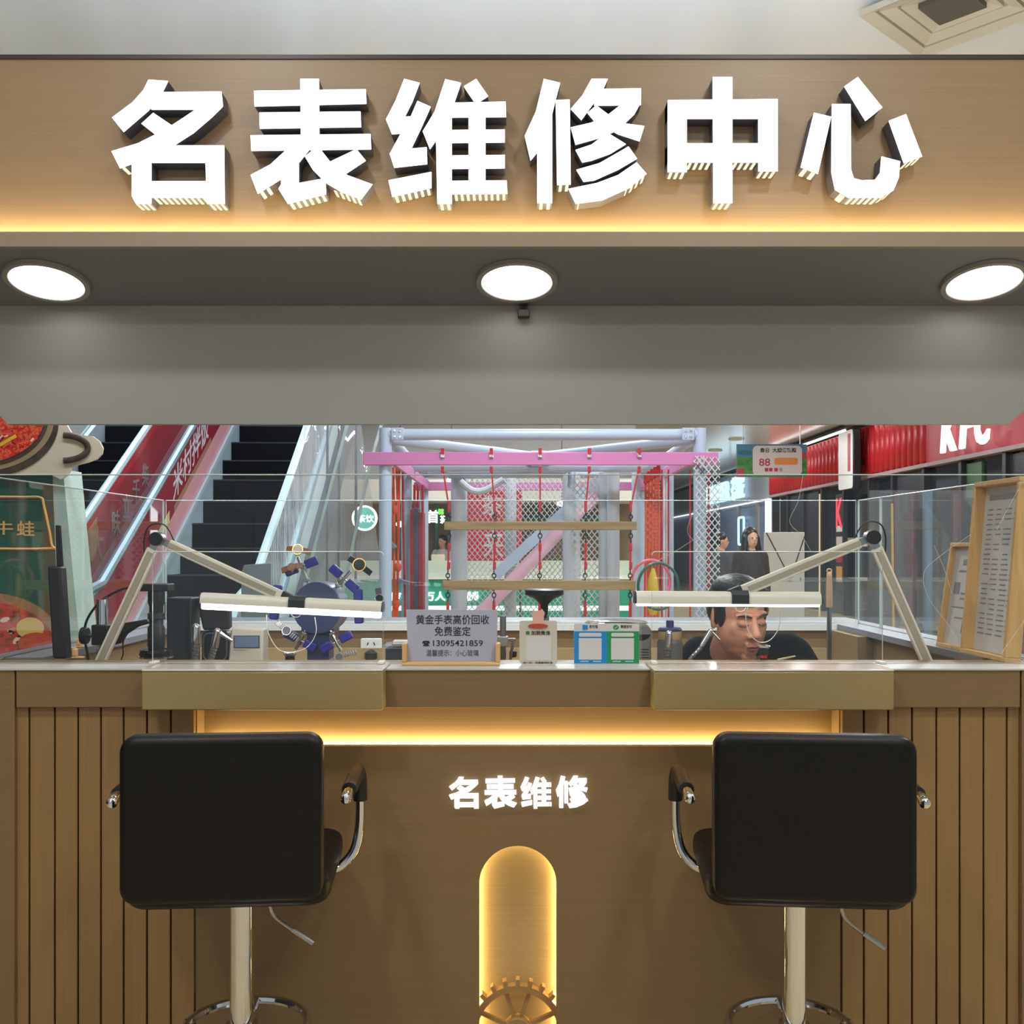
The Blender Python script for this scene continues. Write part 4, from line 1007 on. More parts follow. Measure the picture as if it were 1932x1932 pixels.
# mop standing in the rear right corner
D10 = 3.55
xm = PX(1563, D10)
t = thing('mop', 'mop with steel pole and tan grip standing behind the man', 'mop', (xm, D10, 0))
b = MB(); b.cyl((xm+.0, D10, .03), (xm+.003, D10, PZ(1145, D10)), .0085, seg=14); b.build('pole', STEEL, t, True)
b = MB(); b.lathe([(.010, 0), (.011, .01), (.0105, .08), (.009, .10), (.0095, .115), (.006, .124)], (xm+.003, D10, PZ(1146, D10)), 16); b.build('grip', mat('tan_grip', rgb(196, 156, 124), .5), t, True)
b = MB(); b.tube([(xm+.003+.0075*math.cos(R(a)), D10, PZ(1146, D10)+.126+.0075*math.sin(R(a))) for a in range(0, 360, 30)], .003, 6, True); b.build('hanging_ring', MATS['tan_grip'], t, True)
b = MB(); b.box(xm-.10, xm+.10, D10-.05, D10+.04, .0, .03); b.build('mop_head', OFFW, t, bevel=.01)

# ================================================================== THE SEATED MAN
def xform(mb, M):
    for v in mb.v: v[:] = (M @ v)[:]
    return mb
def seated_man():
    HC = Vector((.631, 2.845, 1.192))
    M = Matrix.Translation(HC) @ Matrix.Rotation(R(17), 4, 'Z') @ Matrix.Rotation(R(13), 4, 'X') @ Matrix.Rotation(R(-3), 4, 'Y') @ Matrix.Scale(.94, 4)
    t = thing('person', 'man in a black jacket bent over his bench behind the right lamp', 'person', (.70, 3.3, 0))
    h = MB()
    h.sph((0, .016, .03), .0735, .094, .085, 24, 16)
    h.sph((0, -.028, -.028), .0605, .063, .082, 24, 16)
    h.sph((0, -.036, -.074), .046, .046, .044, 20, 12)
    h.sph((0, -.070, -.102), .023, .019, .019)
    for s in (-1, 1):
        h.sph((s*.038, -.048, -.020), .025, .024, .030)
        h.sph((s*.040, -.018, -.036), .032, .048, .058, 18, 12)
        h.sph((s*.040, -.022, -.070), .018, .034, .034)
        h.sph((s*.030, -.0735, .003), .0155, .0115, .0105)          # closed lids
        h.capsule((s*.010, -.080, .026), (s*.044, -.068, .024), .0095, .009)
        h.sph((s*.0135, -.0955, -.033), .0095, .0095, .008)
        h.sph((s*.079, .014, -.002), .0065, .020, .033, rot=Euler((R(-12), 0, R(s*28))))
        h.sph((s*.0785, .006, -.024), .006, .011, .012)
    h.capsule((0, -.083, .012), (0, -.104, -.028), .0085, .0130)
    h.capsule((-.017, -.0885, -.0595), (.017, -.0885, -.0595), .0068, .0068); h.sph((0, -.0925, -.059), .011, .007, .0065)
    h.capsule((-.014, -.0865, -.072), (.014, -.0865, -.072), .0072, .0072)
    h.sph((0, -.0835, -.085), .02, .01, .01)
    h.capsule((0, .012, -.05), (.01, .07, -.13), .052, .056, 20)
    xform(h, M)
    head = remesh(h, .0028, 11, .5)
    # arms and hands (resting on the bench behind the ledge), trunk and legs under the clothes
    g = MB()
    nb = M @ Vector((.01, .06, -.11))
    g.capsule(nb, (.685, 3.02, 1.05), .054, .06); g.sph((.695, 3.08, .93), .14, .10, .17); g.sph((.70, 3.26, .68), .145, .11, .13)
    for s, el, ha in ((-1, (.50, 3.02, .985), (.61, 2.85, .948)), (1, (.90, 3.02, .985), (.75, 2.85, .948))):
        g.capsule((.695+s*.15, 3.02, 1.055), el, .042, .036); g.capsule(el, ha, .034, .024)
        hv = Vector(ha); fw = Vector((-s*.45, -.89, 0)).normalized(); sd = Vector((fw.y, -fw.x, 0))
        g.sph(hv + fw*.035, .034, .042, .014)
        for k, (off, ln) in enumerate(((-.026, .050), (-.009, .058), (.008, .055), (.024, .042))):
            p0 = hv + fw*.065 + sd*off; p1 = p0 + fw*ln*.5 + Vector((0, 0, .010)); p2 = p1 + fw*ln*.45 + Vector((0, 0, -.016))
            g.capsule(p0 - fw*.02, p1, .0085, .008, 10); g.capsule(p1, p2, .008, .007, 10)
        th0 = hv + fw*.02 - sd*s*.026*1; g.capsule(th0, th0 + fw*.03 - sd*s*.02, .010, .009, 10); g.capsule(th0 + fw*.03 - sd*s*.02, th0 + fw*.055 - sd*s*.012, .009, .008, 10)
        g.capsule((.70+s*.09, 3.24, .62), (.70+s*.13, 2.90, .56), .075, .055); g.capsule((.70+s*.13, 2.90, .56), (.70+s*.12, 2.93, .09), .052, .036)
        g.capsule((.70+s*.12, 2.95, .045), (.70+s*.13, 2.81, .03), .038, .028)
    body = remesh(g, .006, 4)
    bm = bmesh.new(); bm.from_mesh(head); bm.from_mesh(body)
    me = bpy.data.meshes.new('body'); bm.to_mesh(me); bm.free(); me.shade_smooth()
    link('body', me, SKIN, t)
    # hair: cap, back, fringe and sideburns
    q = MB()
    q.sph((0, .016, .066), .0770, .097, .056, 24, 16); q.sph((0, .05, .025), .0785, .068, .088, 24, 16)
    for s in (-1, 1): q.sph((s*.0705, .0, .032), .010, .034, .045); q.sph((s*.068, -.018, .014), .009, .017, .040)
    rr_ = random.Random(5)
    for k in range(90):
        a = rr_.uniform(-1.2, 1.2); y0 = rr_.uniform(-.075, .06); x0 = .062*math.sin(a)
        z0 = .066 + .054*math.cos(a)*math.sqrt(max(.05, 1-((y0-.016)/.1)**2))
        d = Vector((rr_.uniform(-.012, .016), -.012+rr_.uniform(-.015, .012), rr_.uniform(-.004, .006)))
        q.capsule((x0, y0, z0-.006), Vector((x0, y0, z0-.004)) + d, .009, .0035, 8)
    q.capsule((-.05, -.066, .072), (.048, -.066, .074), .020, .020)
    xform(q, M); link('hair', remesh(q, .0032, 2, .4), HAIR, t)
    for s in (-1, 1):
        q = MB(); q.tube([M @ Vector(p) for p in ((s*.013, -.0935, .0235), (s*.024, -.0925, .028), (s*.036, -.0865, .0285), (s*.048, -.075, .0245))], [.0022, .0034, .0034, .0016], 8); q.build('eyebrow', HAIR, t, True)
        q = MB(); q.tube(arc([M @ Vector(p) for p in ((s*.0165, -.0855, .0008), (s*.024, -.0885, -.0035), (s*.033, -.0880, -.0050), (s*.0435, -.0795, -.0030))], 5), .0015, 6); q.build('eyelashes', HAIR, t, True)
    LIP = mat('lips', rgb(168, 98, 88), .45)
    q = MB(); q.tube(arc([M @ Vector(p) for p in ((-.022, -.0905, -.0645), (-.009, -.0985, -.0610), (0, -.0992, -.0622), (.009, -.0985, -.0610), (.022, -.0905, -.0645))], 5), [.0015]+[.0038]*19+[.0015], 8); q.build('lips', LIP, t, True)
    q = MB(); q.tube(arc([M @ Vector(p) for p in ((-.019, -.0895, -.0680), (0, -.0965, -.0725), (.019, -.0895, -.0680))], 6), [.0015]+[.0045]*11+[.0015], 8); q.build('lips', LIP, t, True)
    # jacket
    j = MB()
    j.sph((.695, 3.09, .93), .185, .135, .20, 24, 14); j.sph((.70, 3.24, .72), .175, .135, .16, 24, 14)
    j.capsule((.575, 3.03, 1.072), (.815, 3.03, 1.082), .050, .052)
    for s, el, wr in ((-1, (.505, 3.04, .985), (.59, 2.885, .970)), (1, (.885, 3.04, .985), (.77, 2.885, .970))):
        j.capsule((.695+s*.135, 3.03, 1.062), el, .062, .055); j.capsule(el, wr, .052, .038)
    j.capsule((.655, 2.99, 1.085), (.69, 3.05, 1.02), .062, .09)
    link('jacket', remesh(j, .010, 5), CLOTH, t)
    q = MB()
    ring = []
    for a in range(0, 360, 20):
        ring.append(Vector((.655+.066*math.cos(R(a)), 2.965+.058*math.sin(R(a)), 1.10+.022*math.sin(R(a))+.004*math.cos(R(a)))))
    q.tube(ring, .013, 8, True); q.build('collar', CLOTH, t, True)
    # trousers
    k = MB(); k.sph((.70, 3.26, .64), .165, .14, .12, 20, 12)
    for s in (-1, 1):
        k.capsule((.70+s*.09, 3.24, .62), (.70+s*.13, 2.90, .57), .088, .066); k.capsule((.70+s*.13, 2.90, .57), (.70+s*.12, 2.93, .10), .064, .05)
    link('trousers', remesh(k, .012, 4), mat('dark_trousers', rgb(34, 34, 40), .8), t)
    for s in (-1, 1):
        k = MB(); k.sph((.70+s*.125, 2.88, .036), .045, .12, .036, 16, 10); link('shoe', remesh(k, .01, 2), BLACK, t)
    return t
seated_man()
t = thing('work_stool', 'low round stool under the seated man', 'stool', (.70, 3.28, 0))
b = MB(); b.lathe([(.15, .46), (.165, .47), (.165, .505), (.15, .515)], (.70, 3.28, 0)); b.build('seat', LEATHER, t, True)
b = MB(); b.cyl((.70, 3.28, .03), (.70, 3.28, .46), .025); b.build('column', CHROME, t, True)
b = MB(); b.lathe([(.18, 0), (.18, .01), (.03, .035)], (.70, 3.28, 0)); b.build('base', CHROME, t, True)
# pale tweezers lying at the rear edge of the ledge
t = thing('tweezers', 'pale tweezers lying on the counter before the man', 'tweezers', P(1482, 1246, 2.66))
for e in (-1, 1):
    b = MB(); b.bar(Vector((PX(1462, 2.66), 2.63+e*.004, ZT+.004)), Vector((PX(1500, 2.66), 2.66, ZT+.010)), .004, .003, up=(0, 0, 1)); b.build('prong', mat('pale_brass', rgb(206, 196, 150), .35, .3), t)

# ================================================================== FOOD STANDEE LEFT OF THE KIOSK
DFD = 3.62
t = thing('food_standee', 'green restaurant standee with clay pot cut-out and gold lettering, far left', 'standee', (PX(-40, DFD), DFD, 0))
GREEN = rampmat('standee_green', [(0.3, rgb(14, 70, 52)), (0.7, rgb(22, 84, 64))], (6, 6, 6), .35)
PALEG = mat('standee_side', rgb(170, 188, 176), .5)
def fx(x): return PX(x, DFD)
def fz(y): return PZ(y, DFD)
b = MB(); b.prism([(-2.45, 0), (fx(160), 0), (fx(152), fz(1240)), (fx(118), fz(885)), (-2.45, fz(885))], DFD+.004, DFD+.16); b.build('box_body', PALEG, t)
b = MB(); b.prism([(-2.45, .02), (fx(112), .02), (fx(112), fz(1240)), (fx(98), fz(890)), (-2.45, fz(890))], DFD, DFD+.003); b.build('front_print', GREEN, t)
head = [(-120, 800), (-110, 740), (110, 740), (128, 800), (137, 816), (160, 822), (178, 824), (191, 834), (197, 846), (195, 857), (186, 867), (170, 873), (150, 878), (139, 882), (131, 897), (118, 905), (100, 897), (-100, 897)]
b = MB(); b.prism([(fx(x), fz(y)) for x, y in head], DFD-.014, DFD-.004); b.build('die_cut_board', mat('board_cream', rgb(206, 190, 166), .5), t)
CLAY = rampmat('clay_pot', [(0.3, rgb(56, 46, 40)), (0.7, rgb(84, 70, 58))], (30, 30, 30), .45)
FOOD = rampmat('red_chilli_print', [(0.0, rgb(70, 18, 14)), (0.3, rgb(150, 28, 22)), (0.48, rgb(206, 46, 30)), (0.6, rgb(222, 110, 70)), (0.72, rgb(120, 30, 22)), (0.9, rgb(236, 190, 150))], (62, 62, 78), .3, detail=3)
def disc(cx_, cy_, rx, ry, y, nm, m, par, th=.002, a0=0, a1=360):
    q = MB(); q.prism([(fx(cx_+rx*math.cos(R(a))), fz(cy_-ry*math.sin(R(a)))) for a in range(a0, a1, 6)], y-th, y); return q.build(nm, m, par)
pot = disc(-30, 800, 144, 102, DFD-.0145, 'pot_print', CLAY, t)
disc(-32, 792, 138, 98, DFD-.0166, 'pot_rim', mat('pot_rim_tan', rgb(150, 128, 96), .4), pot, .001)
disc(-34, 790, 130, 92, DFD-.0177, 'pot_rim', CLAY, pot, .001)
disc(-36, 788, 124, 87, DFD-.0188, 'food_print', FOOD, pot, .001)
ring = [P(118+48*math.cos(R(a)), 845-24*math.sin(R(a)), DFD-.017) for a in range(-88, 89, 8)]
b = MB(); b.tube(ring, [.011]*len(ring), 8)
for v in b.v: v.y = DFD-.0185 + (v.y-(DFD-.017))*.3
b.build('pot_handle', CLAY, t, True)
b = MB(); b.bar(P(-6, 843, DFD-.0202), P(30, 822, DFD-.0202), .012, .001); b.build('yellow_strip', mat('ginger', rgb(214, 176, 40), .4), pot)
rg = random.Random(11)
CH = [mat('chilli%d' % i, rgb(*c), .35) for i, c in enumerate(((190, 30, 28), (214, 60, 36), (232, 190, 160), (120, 26, 20), (206, 120, 50)))]
for k in range(90):
    a = rg.uniform(-1.4, 1.5); q_ = rg.uniform(.15, .92); x_ = -36+124*q_*math.cos(a); y_ = 788-87*q_*math.sin(a)
    if x_ < -6 or y_ < 796: continue
    d_ = rg.uniform(-.6, .9); l_ = rg.uniform(3, 9)
    b = MB(); b.bar(P(x_, y_, DFD-.0196-.0002*(k % 5)), P(x_+l_*math.cos(d_), y_-l_*math.sin(d_), DFD-.0196-.0002*(k % 5)), rg.uniform(.004, .010), .0006); b.build('food_piece', CH[rg.randrange(5)], pot)
GOLDT = mat('gold_print', rgb(214, 160, 88), .4)
b = MB(); b.tube(arc([P(-60, 937, DFD-.001), P(40, 938, DFD-.001), P(76, 939, DFD-.001), P(83, 955, DFD-.001), P(97, 1025, DFD-.001), P(90, 1035, DFD-.001), P(-60, 1035, DFD-.001)], 6), .005, 6); b.build('gold_border', GOLDT, t)
text_px('lettering', '牛', GOLDT, -12, 25, 983, 1009, DFD-.001, t, .0006, .012)
text_px('lettering', '蛙', GOLDT, 32, 65, 983, 1011, DFD-.001, t, .0006, .012)
bowl = disc(-35, 1195, 142, 78, DFD-.001, 'bowl_print', mat('bowl_wood', rgb(150, 110, 70), .4), t, .001)
disc(-42, 1206, 142, 72, DFD-.0023, 'food_print', rampmat('red_crayfish_print', [(0.0, rgb(60, 50, 22)), (0.35, rgb(96, 74, 36)), (0.45, rgb(186, 46, 26)), (0.6, rgb(200, 70, 40)), (0.66, rgb(120, 24, 16)), (0.9, rgb(226, 170, 120))], (22, 22, 28), .3, detail=3), bowl, .001)
for k in range(16):
    x_ = rg.uniform(0, 88); y_ = rg.uniform(1160, 1242)
    if ((x_+42)/142)**2 + ((y_-1206)/72)**2 > .85: continue
    b = MB(); d_ = rg.uniform(-.5, 1.0); l_ = rg.uniform(10, 24)
    pts = []
    for w_ in range(0, 360, 24):
        ex_, ey_ = l_*.5*math.cos(R(w_)), l_*.24*math.sin(R(w_)); pts.append((fx(x_+ex_*math.cos(d_)-ey_*math.sin(d_)), fz(y_-ex_*math.sin(d_)-ey_*math.cos(d_))))
    b.prism(pts, DFD-.0034, DFD-.0025-.0001*(k % 4)); b.build('food_piece', (CH+[mat('herb_green', rgb(96, 126, 52), .4)])[rg.randrange(6)], bowl)
disc(58, 1185, 26, 20, DFD-.0036, 'potato_print', mat('potato', rgb(214, 180, 92), .4), bowl, .001)
disc(70, 1213, 34, 20, DFD-.0046, 'meat_print', mat('crayfish', rgb(184, 62, 30), .35, noise=.3, nscale=(40, 40, 40)), bowl, .001)

# ================================================================== ESCALATORS
STEPM = mat('escalator_step', rgb(11, 14, 20), .6, spec=.2)
EDGEL = mat('step_edge', rgb(58, 66, 76), .5)
SKIRT = mat('escalator_skirt', rgb(206, 232, 242), .35)
RAIL = mat('rail_steel', rgb(128, 152, 166), .32, .6)
ADRED = rampmat('poster_red', [(0.3, rgb(206, 44, 60)), (0.6, rgb(226, 70, 84)), (0.8, rgb(236, 130, 130))], (3, 1, 1.5), .35)
ADRED2 = mat('poster_dark_red', rgb(150, 26, 44), .35)
PINKP = mat('poster_pink', rgb(226, 160, 168), .4)
def escalator(label, cxm, posters):
    t = thing('escalator', label, 'escalator', (cxm, 7.2, 0), math.atan(.045), group='escalators')
    k = .577; N = 26
    stm = MB(); stm.box(-.5, .5, 0, .41, -.23, 0); me = stm.mesh('step'); me.materials.append(STEPM)
    edm = MB(); edm.box(-.5, .5, -.004, .012, -.012, .002); em = edm.mesh('step_edge'); em.materials.append(EDGEL)
    for i in range(N):
        o = bpy.data.objects.new('step', me); COL.objects.link(o); o.parent = t; o.location = (0, i*.4, (i+1)*.231)
        e = bpy.data.objects.new('step_edge', em); COL.objects.link(e); e.parent = o
    b = MB(); b.prismx([(0, -.0), (N*.4, N*.4*k), (N*.4, N*.4*k-.6), (.9, 0)], -.62, .62); b.build('truss', mat('truss_grey', rgb(70, 74, 82), .5), t, local=True)
    L = N*.4
    for s in (-1, 1):
        x = s*.535
        b = MB(); b.prismx([(-.5, 0), (-.5, .32), (0, .36), (L, L*k+.36), (L, L*k-.05), (0, 0)], x-.03, x+.03); b.build('skirt', SKIRT, t, local=True)
        b = MB(); b.prismx([(-.45, .33), (-.62, .55), (-.62, .85), (-.45, 1.0), (0, 1.04), (L, L*k+1.04), (L, L*k+.37), (0, .37)], x-.006, x+.006)
        b.build('balustrade_panel', posters.get(s, GLASSD), t, local=True)
        path = arc([(x, -.35, .30), (x, -.60, .42), (x, -.70, .68), (x, -.58, .95), (x, -.35, 1.05), (x, .1, 1.13)], 6) + [Vector((x, L, L*k+1.07))]
        b = MB(); b.tube(path, .035, 8); b.build('handrail', RAIL if s < 0 else SKIRT, t, True, local=True)
        b = MB(); b.bar((x+s*.033, 0.05, .385), (x+s*.033, L, L*k+.385), .02, .02, up=(1, 0, 0)); b.build('deck_trim', RAIL, t, local=True)
    return t
ea = escalator('right escalator with dark steps and red poster balustrade', -2.38, {-1: ADRED2, 1: FILM})
eb = escalator('left escalator with a bright red poster on its side', -3.90, {1: ADRED, -1: GLASSD})
# poster bands and lettering glued to the balustrades (faces towards +x)
def esc_poster(t, x, items):
    k = .577
    for nm, mt, v0, v1, h0, h1 in items:
        b = MB(); b.prismx([(v0, v0*k+h0), (v1, v1*k+h0), (v1, v1*k+h1), (v0, v0*k+h1)], x, x+.002); b.build(nm, mt, t, local=True)
def esc_text(t, s, mt, x, v0, h0, w, h, slope=True):
    M = wm(t); ex = Vector((0, w, w*.577 if slope else 0)); ey = Vector((0, 0, h)); p = Vector((x, v0, v0*.577+h0))
    o = text_box('lettering', s, mt, p, ex, ey, None, .002, .012)
    o.data.transform(Matrix.Translation(o.location)); o.location = (0, 0, 0); o.parent = t
PW = mat('poster_white', rgb(222, 214, 222), .4)
xa = -.535+.0065
esc_poster(ea, xa, [('pink_band', PINKP, .5, 9, .37, .60), ('yellow_patch', mat('poster_yellow', rgb(226, 214, 150), .4), 1.2, 1.75, .58, .70), ('tan_band', mat('poster_tan', rgb(170, 120, 96), .5), 1.9, 3.2, .60, .66)])
esc_text(ea, '米村拌饭', PW, xa+.003, 1.85, .70, 1.25, .30)
xb = .535+.0065
esc_poster(eb, xb, [('pink_band', PINKP, .5, 9, .37, .52), ('gold_patch', mat('poster_gold', rgb(214, 170, 120), .4), .9, 1.2, .68, .95)])
for i, ch in enumerate('味立千柴'):
    esc_text(eb, ch, PW, xb+.003, 1.55+i*.27, .60, .20, .22, False)
esc_text(eb, '大', mat('poster_gold', rgb(214, 170, 120), .4), xb+.003, 1.05, .66, .30, .30, False)
# steel rails of the clear film screen on the near side of the right escalator
rr1 = thing('film_screen', 'wrinkled clear film screen with slanting steel edges beside the right escalator', 'screen', (-1.55, 8.0, 0))
b = MB(); b.prism([(-1.78, 0), (-1.05, 0), (-1.05, 1.25), (-1.22, 2.45), (-1.66, 2.45)], 8.2, 8.204); b.build('film', FILM, rr1)
for (xa_, ya_), (xb_, yb_) in (((655, 800), (560, 1160)), ((697, 880), (640, 1150)), ((720, 800), (700, 870))):
    b = MB(); b.bar(P(xa_, ya_, 8.19), P(xb_, yb_, 8.19), .022, .02); b.build('steel_edge', mat('edge_pale', rgb(186, 204, 204), .3, .3), rr1)
for xp_ in (618, 640, 672):
    b = MB(); b.bar(P(xp_, 800, 8.23), P(xp_-2, 1400, 8.23), .018, .02); b.build('upright', mat('upright_dark', rgb(84, 84, 96), .4, .4), rr1)
# grey bin-like newel cover at the escalator foot
t = thing('barrier_board', 'pale grey barrier board at the foot of the right escalator', 'barrier', (-1.9, 6.2, 0))
b = MB(); b.prism([(PX(455, 6.2), 0), (PX(512, 6.2), 0), (PX(512, 6.2), PZ(1062, 6.2)), (PX(460, 6.2), PZ(1066, 6.2)), (PX(455, 6.2), PZ(1080, 6.2))], 6.2, 6.23); b.build('board', mat('barrier_grey', rgb(120, 128, 134), .5), t, bevel=.004)
b = MB(); b.box(PX(450, 6.2), PX(516, 6.2), 6.15, 6.29, 0, .03); b.build('foot', BLACK, t)
# dark column / kiosk behind the standee
b = MB(); b.box(-5.6, -4.75, 6.6, 6.9, 0, 2.6); b.box(-5.6, -4.75, 6.55, 6.6, 1.9, 2.1)
tag(b.build('dark_cabinet', mat('dark_cabinet', rgb(52, 46, 46), .5)), 'tall dark cabinet behind the food standee', 'cabinet')

# ================================================================== CLIMBING FRAME (playground)
Y0, Y1 = 7.58, 10.9
XA, XB = -.937, 1.39
t = thing('climbing_frame', 'white and pink tubular climbing frame with nets and red straps', 'climbing frame', ((XA+XB)/2, (Y0+Y1)/2, 0))
frame = t
for x, y in ((XA, Y0), (XB, Y0), (XA, Y1), (XB, Y1), (XA, 9.1), (XB, 9.1)):
    b = MB(); b.cyl((x, y, 0), (x, y, 2.27 if y == Y0 else 2.15), .047, seg=24); b.build('post', PIPE, t, True)
zb_ = PZ(867, Y0)
b = MB(); b.box(PX(688, Y0), PX(1352, Y0), Y0-.075, Y0-.048, zb_-.048, zb_+.048); b.build('front_beam', PINK, t, bevel=.006)
b = MB(); b.box(XA-.1, XB+.1, Y1-.07, Y1-.045, zb_-.045, zb_+.045); b.build('rear_beam', PINK, t, bevel=.006)
for x in (XA, XB):
    b = MB(); b.box(x-.012+(.06 if x < 0 else -.06), x+.012+(.06 if x < 0 else -.06), Y0, Y1, zb_-.045, zb_+.045); b.build('side_beam', PINK, t, bevel=.006)
zt_ = PZ(820, Y0)
for a, c in (((XA, Y0, zt_), (XB, Y0, zt_)), ((XA, Y0, zt_), (XA, Y1, zt_-.05)), ((XB, Y0, zt_), (XB, Y1, zt_-.05)), ((XA, Y1, zt_-.05), (XB, Y1, zt_-.05)),
             ((XA, Y0+.1, zt_-.02), (.23, 8.9, zt_-.05)), ((XB, Y0+.1, zt_-.02), (.23, 8.9, zt_-.05)), ((XA, Y1-.1, zt_-.06), (.23, 8.9, zt_-.05)), ((XB, Y1-.1, zt_-.06), (.23, 8.9, zt_-.05)),
             ((XA, 9.1, zt_-.12), (XB, 9.1, zt_-.12))):
    b = MB(); b.cyl(a, c, .042, seg=20); b.build('roof_tube', PIPE, t, True)
b = MB(); b.box(.23-.07, .23+.07, 8.83, 8.97, zt_-.10, zt_); b.build('roof_joint', PIPE, t, bevel=.01)
for x in (XA, XB):
    sx_ = 1 if x < 0 else -1
    b = MB(); b.box(min(x+sx_*.05, x+sx_*.14), max(x+sx_*.05, x+sx_*.14), Y0-.055, Y0-.044, zt_-.045, zt_+.045); pl = b.build('bolt_plate', PIPE, t, bevel=.003)
    for ix in (.075, .115):
        for iz in (-.022, .022):
            b = MB(); b.cyl((x+sx_*ix, Y0-.064, zt_+iz), (x+sx_*ix, Y0-.0551, zt_+iz), .009, seg=8); b.build('bolt', STEEL, pl)
# hanging straps, chains and planks
DPK = Y0-.06
PLK = [(992, 838, 1201, 8.0), (1104, 835, 1199, 9.0)]
for yc, x0, x1, hh_ in PLK:
    b = MB(); b.box(PX(x0, DPK), PX(x1, DPK), DPK-.02, DPK+.02, PZ(yc+hh_, DPK), PZ(yc-hh_, DPK)); b.build('plank', PLANK, t, bevel=.004)
def chainlinks(parent, a, c, n):
    a = Vector(a); c = Vector(c); d = (c-a)/n
    for i in range(n):
        q = MB(); m_ = a + d*(i+.5); L_ = d.length*.68
        ax = Vector((1, 0, 0)) if i % 2 else Vector((0, 1, 0)); u = d.normalized()
        q.tube([m_ + u*L_*math.sin(R(w_)) + ax*.014*math.cos(R(w_)) for w_ in range(0, 360, 40)], .0045, 5, True); q.build('chain_link', CHAIN, parent, True)
for k, (xt, xm_, xl_) in enumerate(((835, 847, 845), (927, 933, 932), (1019, 1019, 1018), (1112, 1105, 1104), (1206, 1190, 1189))):
    b = MB(); b.bar(P(xt, 846, DPK-.02), P(xt, 858, DPK-.02), .024, .03); hk = b.build('strap_buckle', RED, t)
    b = MB(); b.bar(P(xt, 856, DPK-.02), P(xt, 863, DPK-.02), .03, .02); b.build('buckle_plate', STEEL, hk)
    b = MB(); b.bar(P(xt, 880, DPK), P(xm_, 958, DPK), .012, .006); sp_ = b.build('strap', RED, t)
    b = MB(); b.bar(P(xt, 880, DPK), P(xt, 892, DPK), .022, .014); b.build('strap_sleeve', RED, sp_, bevel=.003)
    b = MB(); b.bar(P(xm_, 944, DPK), P(xm_, 966, DPK), .020, .016); b.build('strap_hook', RED, sp_, bevel=.004)
    chainlinks(sp_, P(xm_, 966, DPK), P(xm_, 984, DPK), 3)
    b = MB(); b.bar(P(xm_, 1020, DPK), P(xl_, 1076, DPK), .014, .010); s3 = b.build('strap', RED, t)
    for ya_ in (1026, 1060): b = MB(); b.bar(P(xm_, ya_, DPK), P(xm_, ya_+14, DPK), .022, .016); b.build('strap_hook', RED, s3, bevel=.004)
    chainlinks(s3, P(xm_, 1000, DPK), P(xm_, 1022, DPK), 3); chainlinks(s3, P(xl_, 1076, DPK), P(xl_, 1096, DPK), 3)
    chainlinks(s3, P(xl_, 1112, DPK), P(xl_, 1134, DPK), 3)
    b = MB(); b.bar(P(xl_, 1134, DPK), P(xl_, 1250, DPK), .022, .016); b.build('strap', RED, t, bevel=.004)
# foam sleeved inner posts
for px_, dd, r_ in ((866, 9.4, .075), (963, 10.2, .06), (1074, 9.6, .062), (1086, 10.4, .05), (1140, 9.0, .05), (1157, 8.9, .055), (771, 9.1, .0), (1200, 9.4, .04)):
    if r_:
        b = MB(); b.cyl((PX(px_, dd), dd, 0), (PX(px_, dd), dd, PZ(892, dd)), r_, seg=20); b.build('foam_post', FOAM, t, True)
b = MB(); b.tube([P(846, 893, 9.3), P(1062, 890, 9.3)], .05, 12); b.build('inner_tube', PIPE, t, True)
b = MB(); b.tube([P(1062, 890, 9.3), P(1078, 886, 9.3), P(1078, 920, 9.3)], .035, 12); b.build('inner_tube', PIPE, t, True)
b = MB(); b.tube(arc([P(868, 908, 9.2), P(890, 925, 9.2), P(915, 925, 9.2), P(950, 905, 9.2)], 6), .03, 8); b.build('sagging_tube', FOAM, t, True)
b = MB(); b.bar(P(935, 1085, 9.8), P(1130, 905, 9.8), .10, .02); b.build('ladder_stile', PIPE, t)
b = MB(); b.bar(P(900, 1165, 9.9), P(1130, 925, 9.9), .13, .02); b.build('ladder_stile', mat('pale_pink', rgb(222, 178, 200), .5), t)
# nets
NETM = mat('white_net', rgb(190, 192, 196), .7)
def net(x0, x1, y0, y1, D, cell, th, nm='net', tilt=0.0):
    """diamond net between pixel bounds at depth D, real strands"""
    a = PX(x0, D); c = PX(x1, D); z0 = PZ(y1, D); z1 = PZ(y0, D); W = c-a; H = z1-z0; q = MB()
    n = int((W+H*.8)/cell)+1
    for sgn in (-1, 1):
        for i in range(-1, n+1):
            s_ = i*cell
            if sgn > 0: p = [(a + s_ - H*.8, z0), (a + s_, z1)]
            else: p = [(a + s_, z0), (a + s_ - H*.8, z1)]
            (ax, az), (bx_, bz) = p
            # clip to the x range
            def at(xv): f = (xv-ax)/(bx_-ax); return az + f*(bz-az)
            lo, hi = sorted((ax, bx_)); lo2, hi2 = max(lo, a), min(hi, c)
            if hi2 - lo2 < cell*.2: continue
            q.bar((lo2, D+sgn*th*.4+(at(lo2)-z0)*tilt, at(lo2)), (hi2, D+sgn*th*.4+(at(hi2)-z0)*tilt, at(hi2)), th, th)
    o = q.build(nm, NETM, frame); o['kind'] = 'stuff'; return o
net(862, 1068, 903, 1185, 9.95, .052, .008)
net(1080, 1135, 900, 1185, 9.0, .050, .009)
net(1312, 1358, 862, 1185, 7.5, .046, .007)
net(1308, 1330, 860, 895, 7.5, .04, .007)
net(1218, 1246, 900, 1060, 9.3, .05, .008)
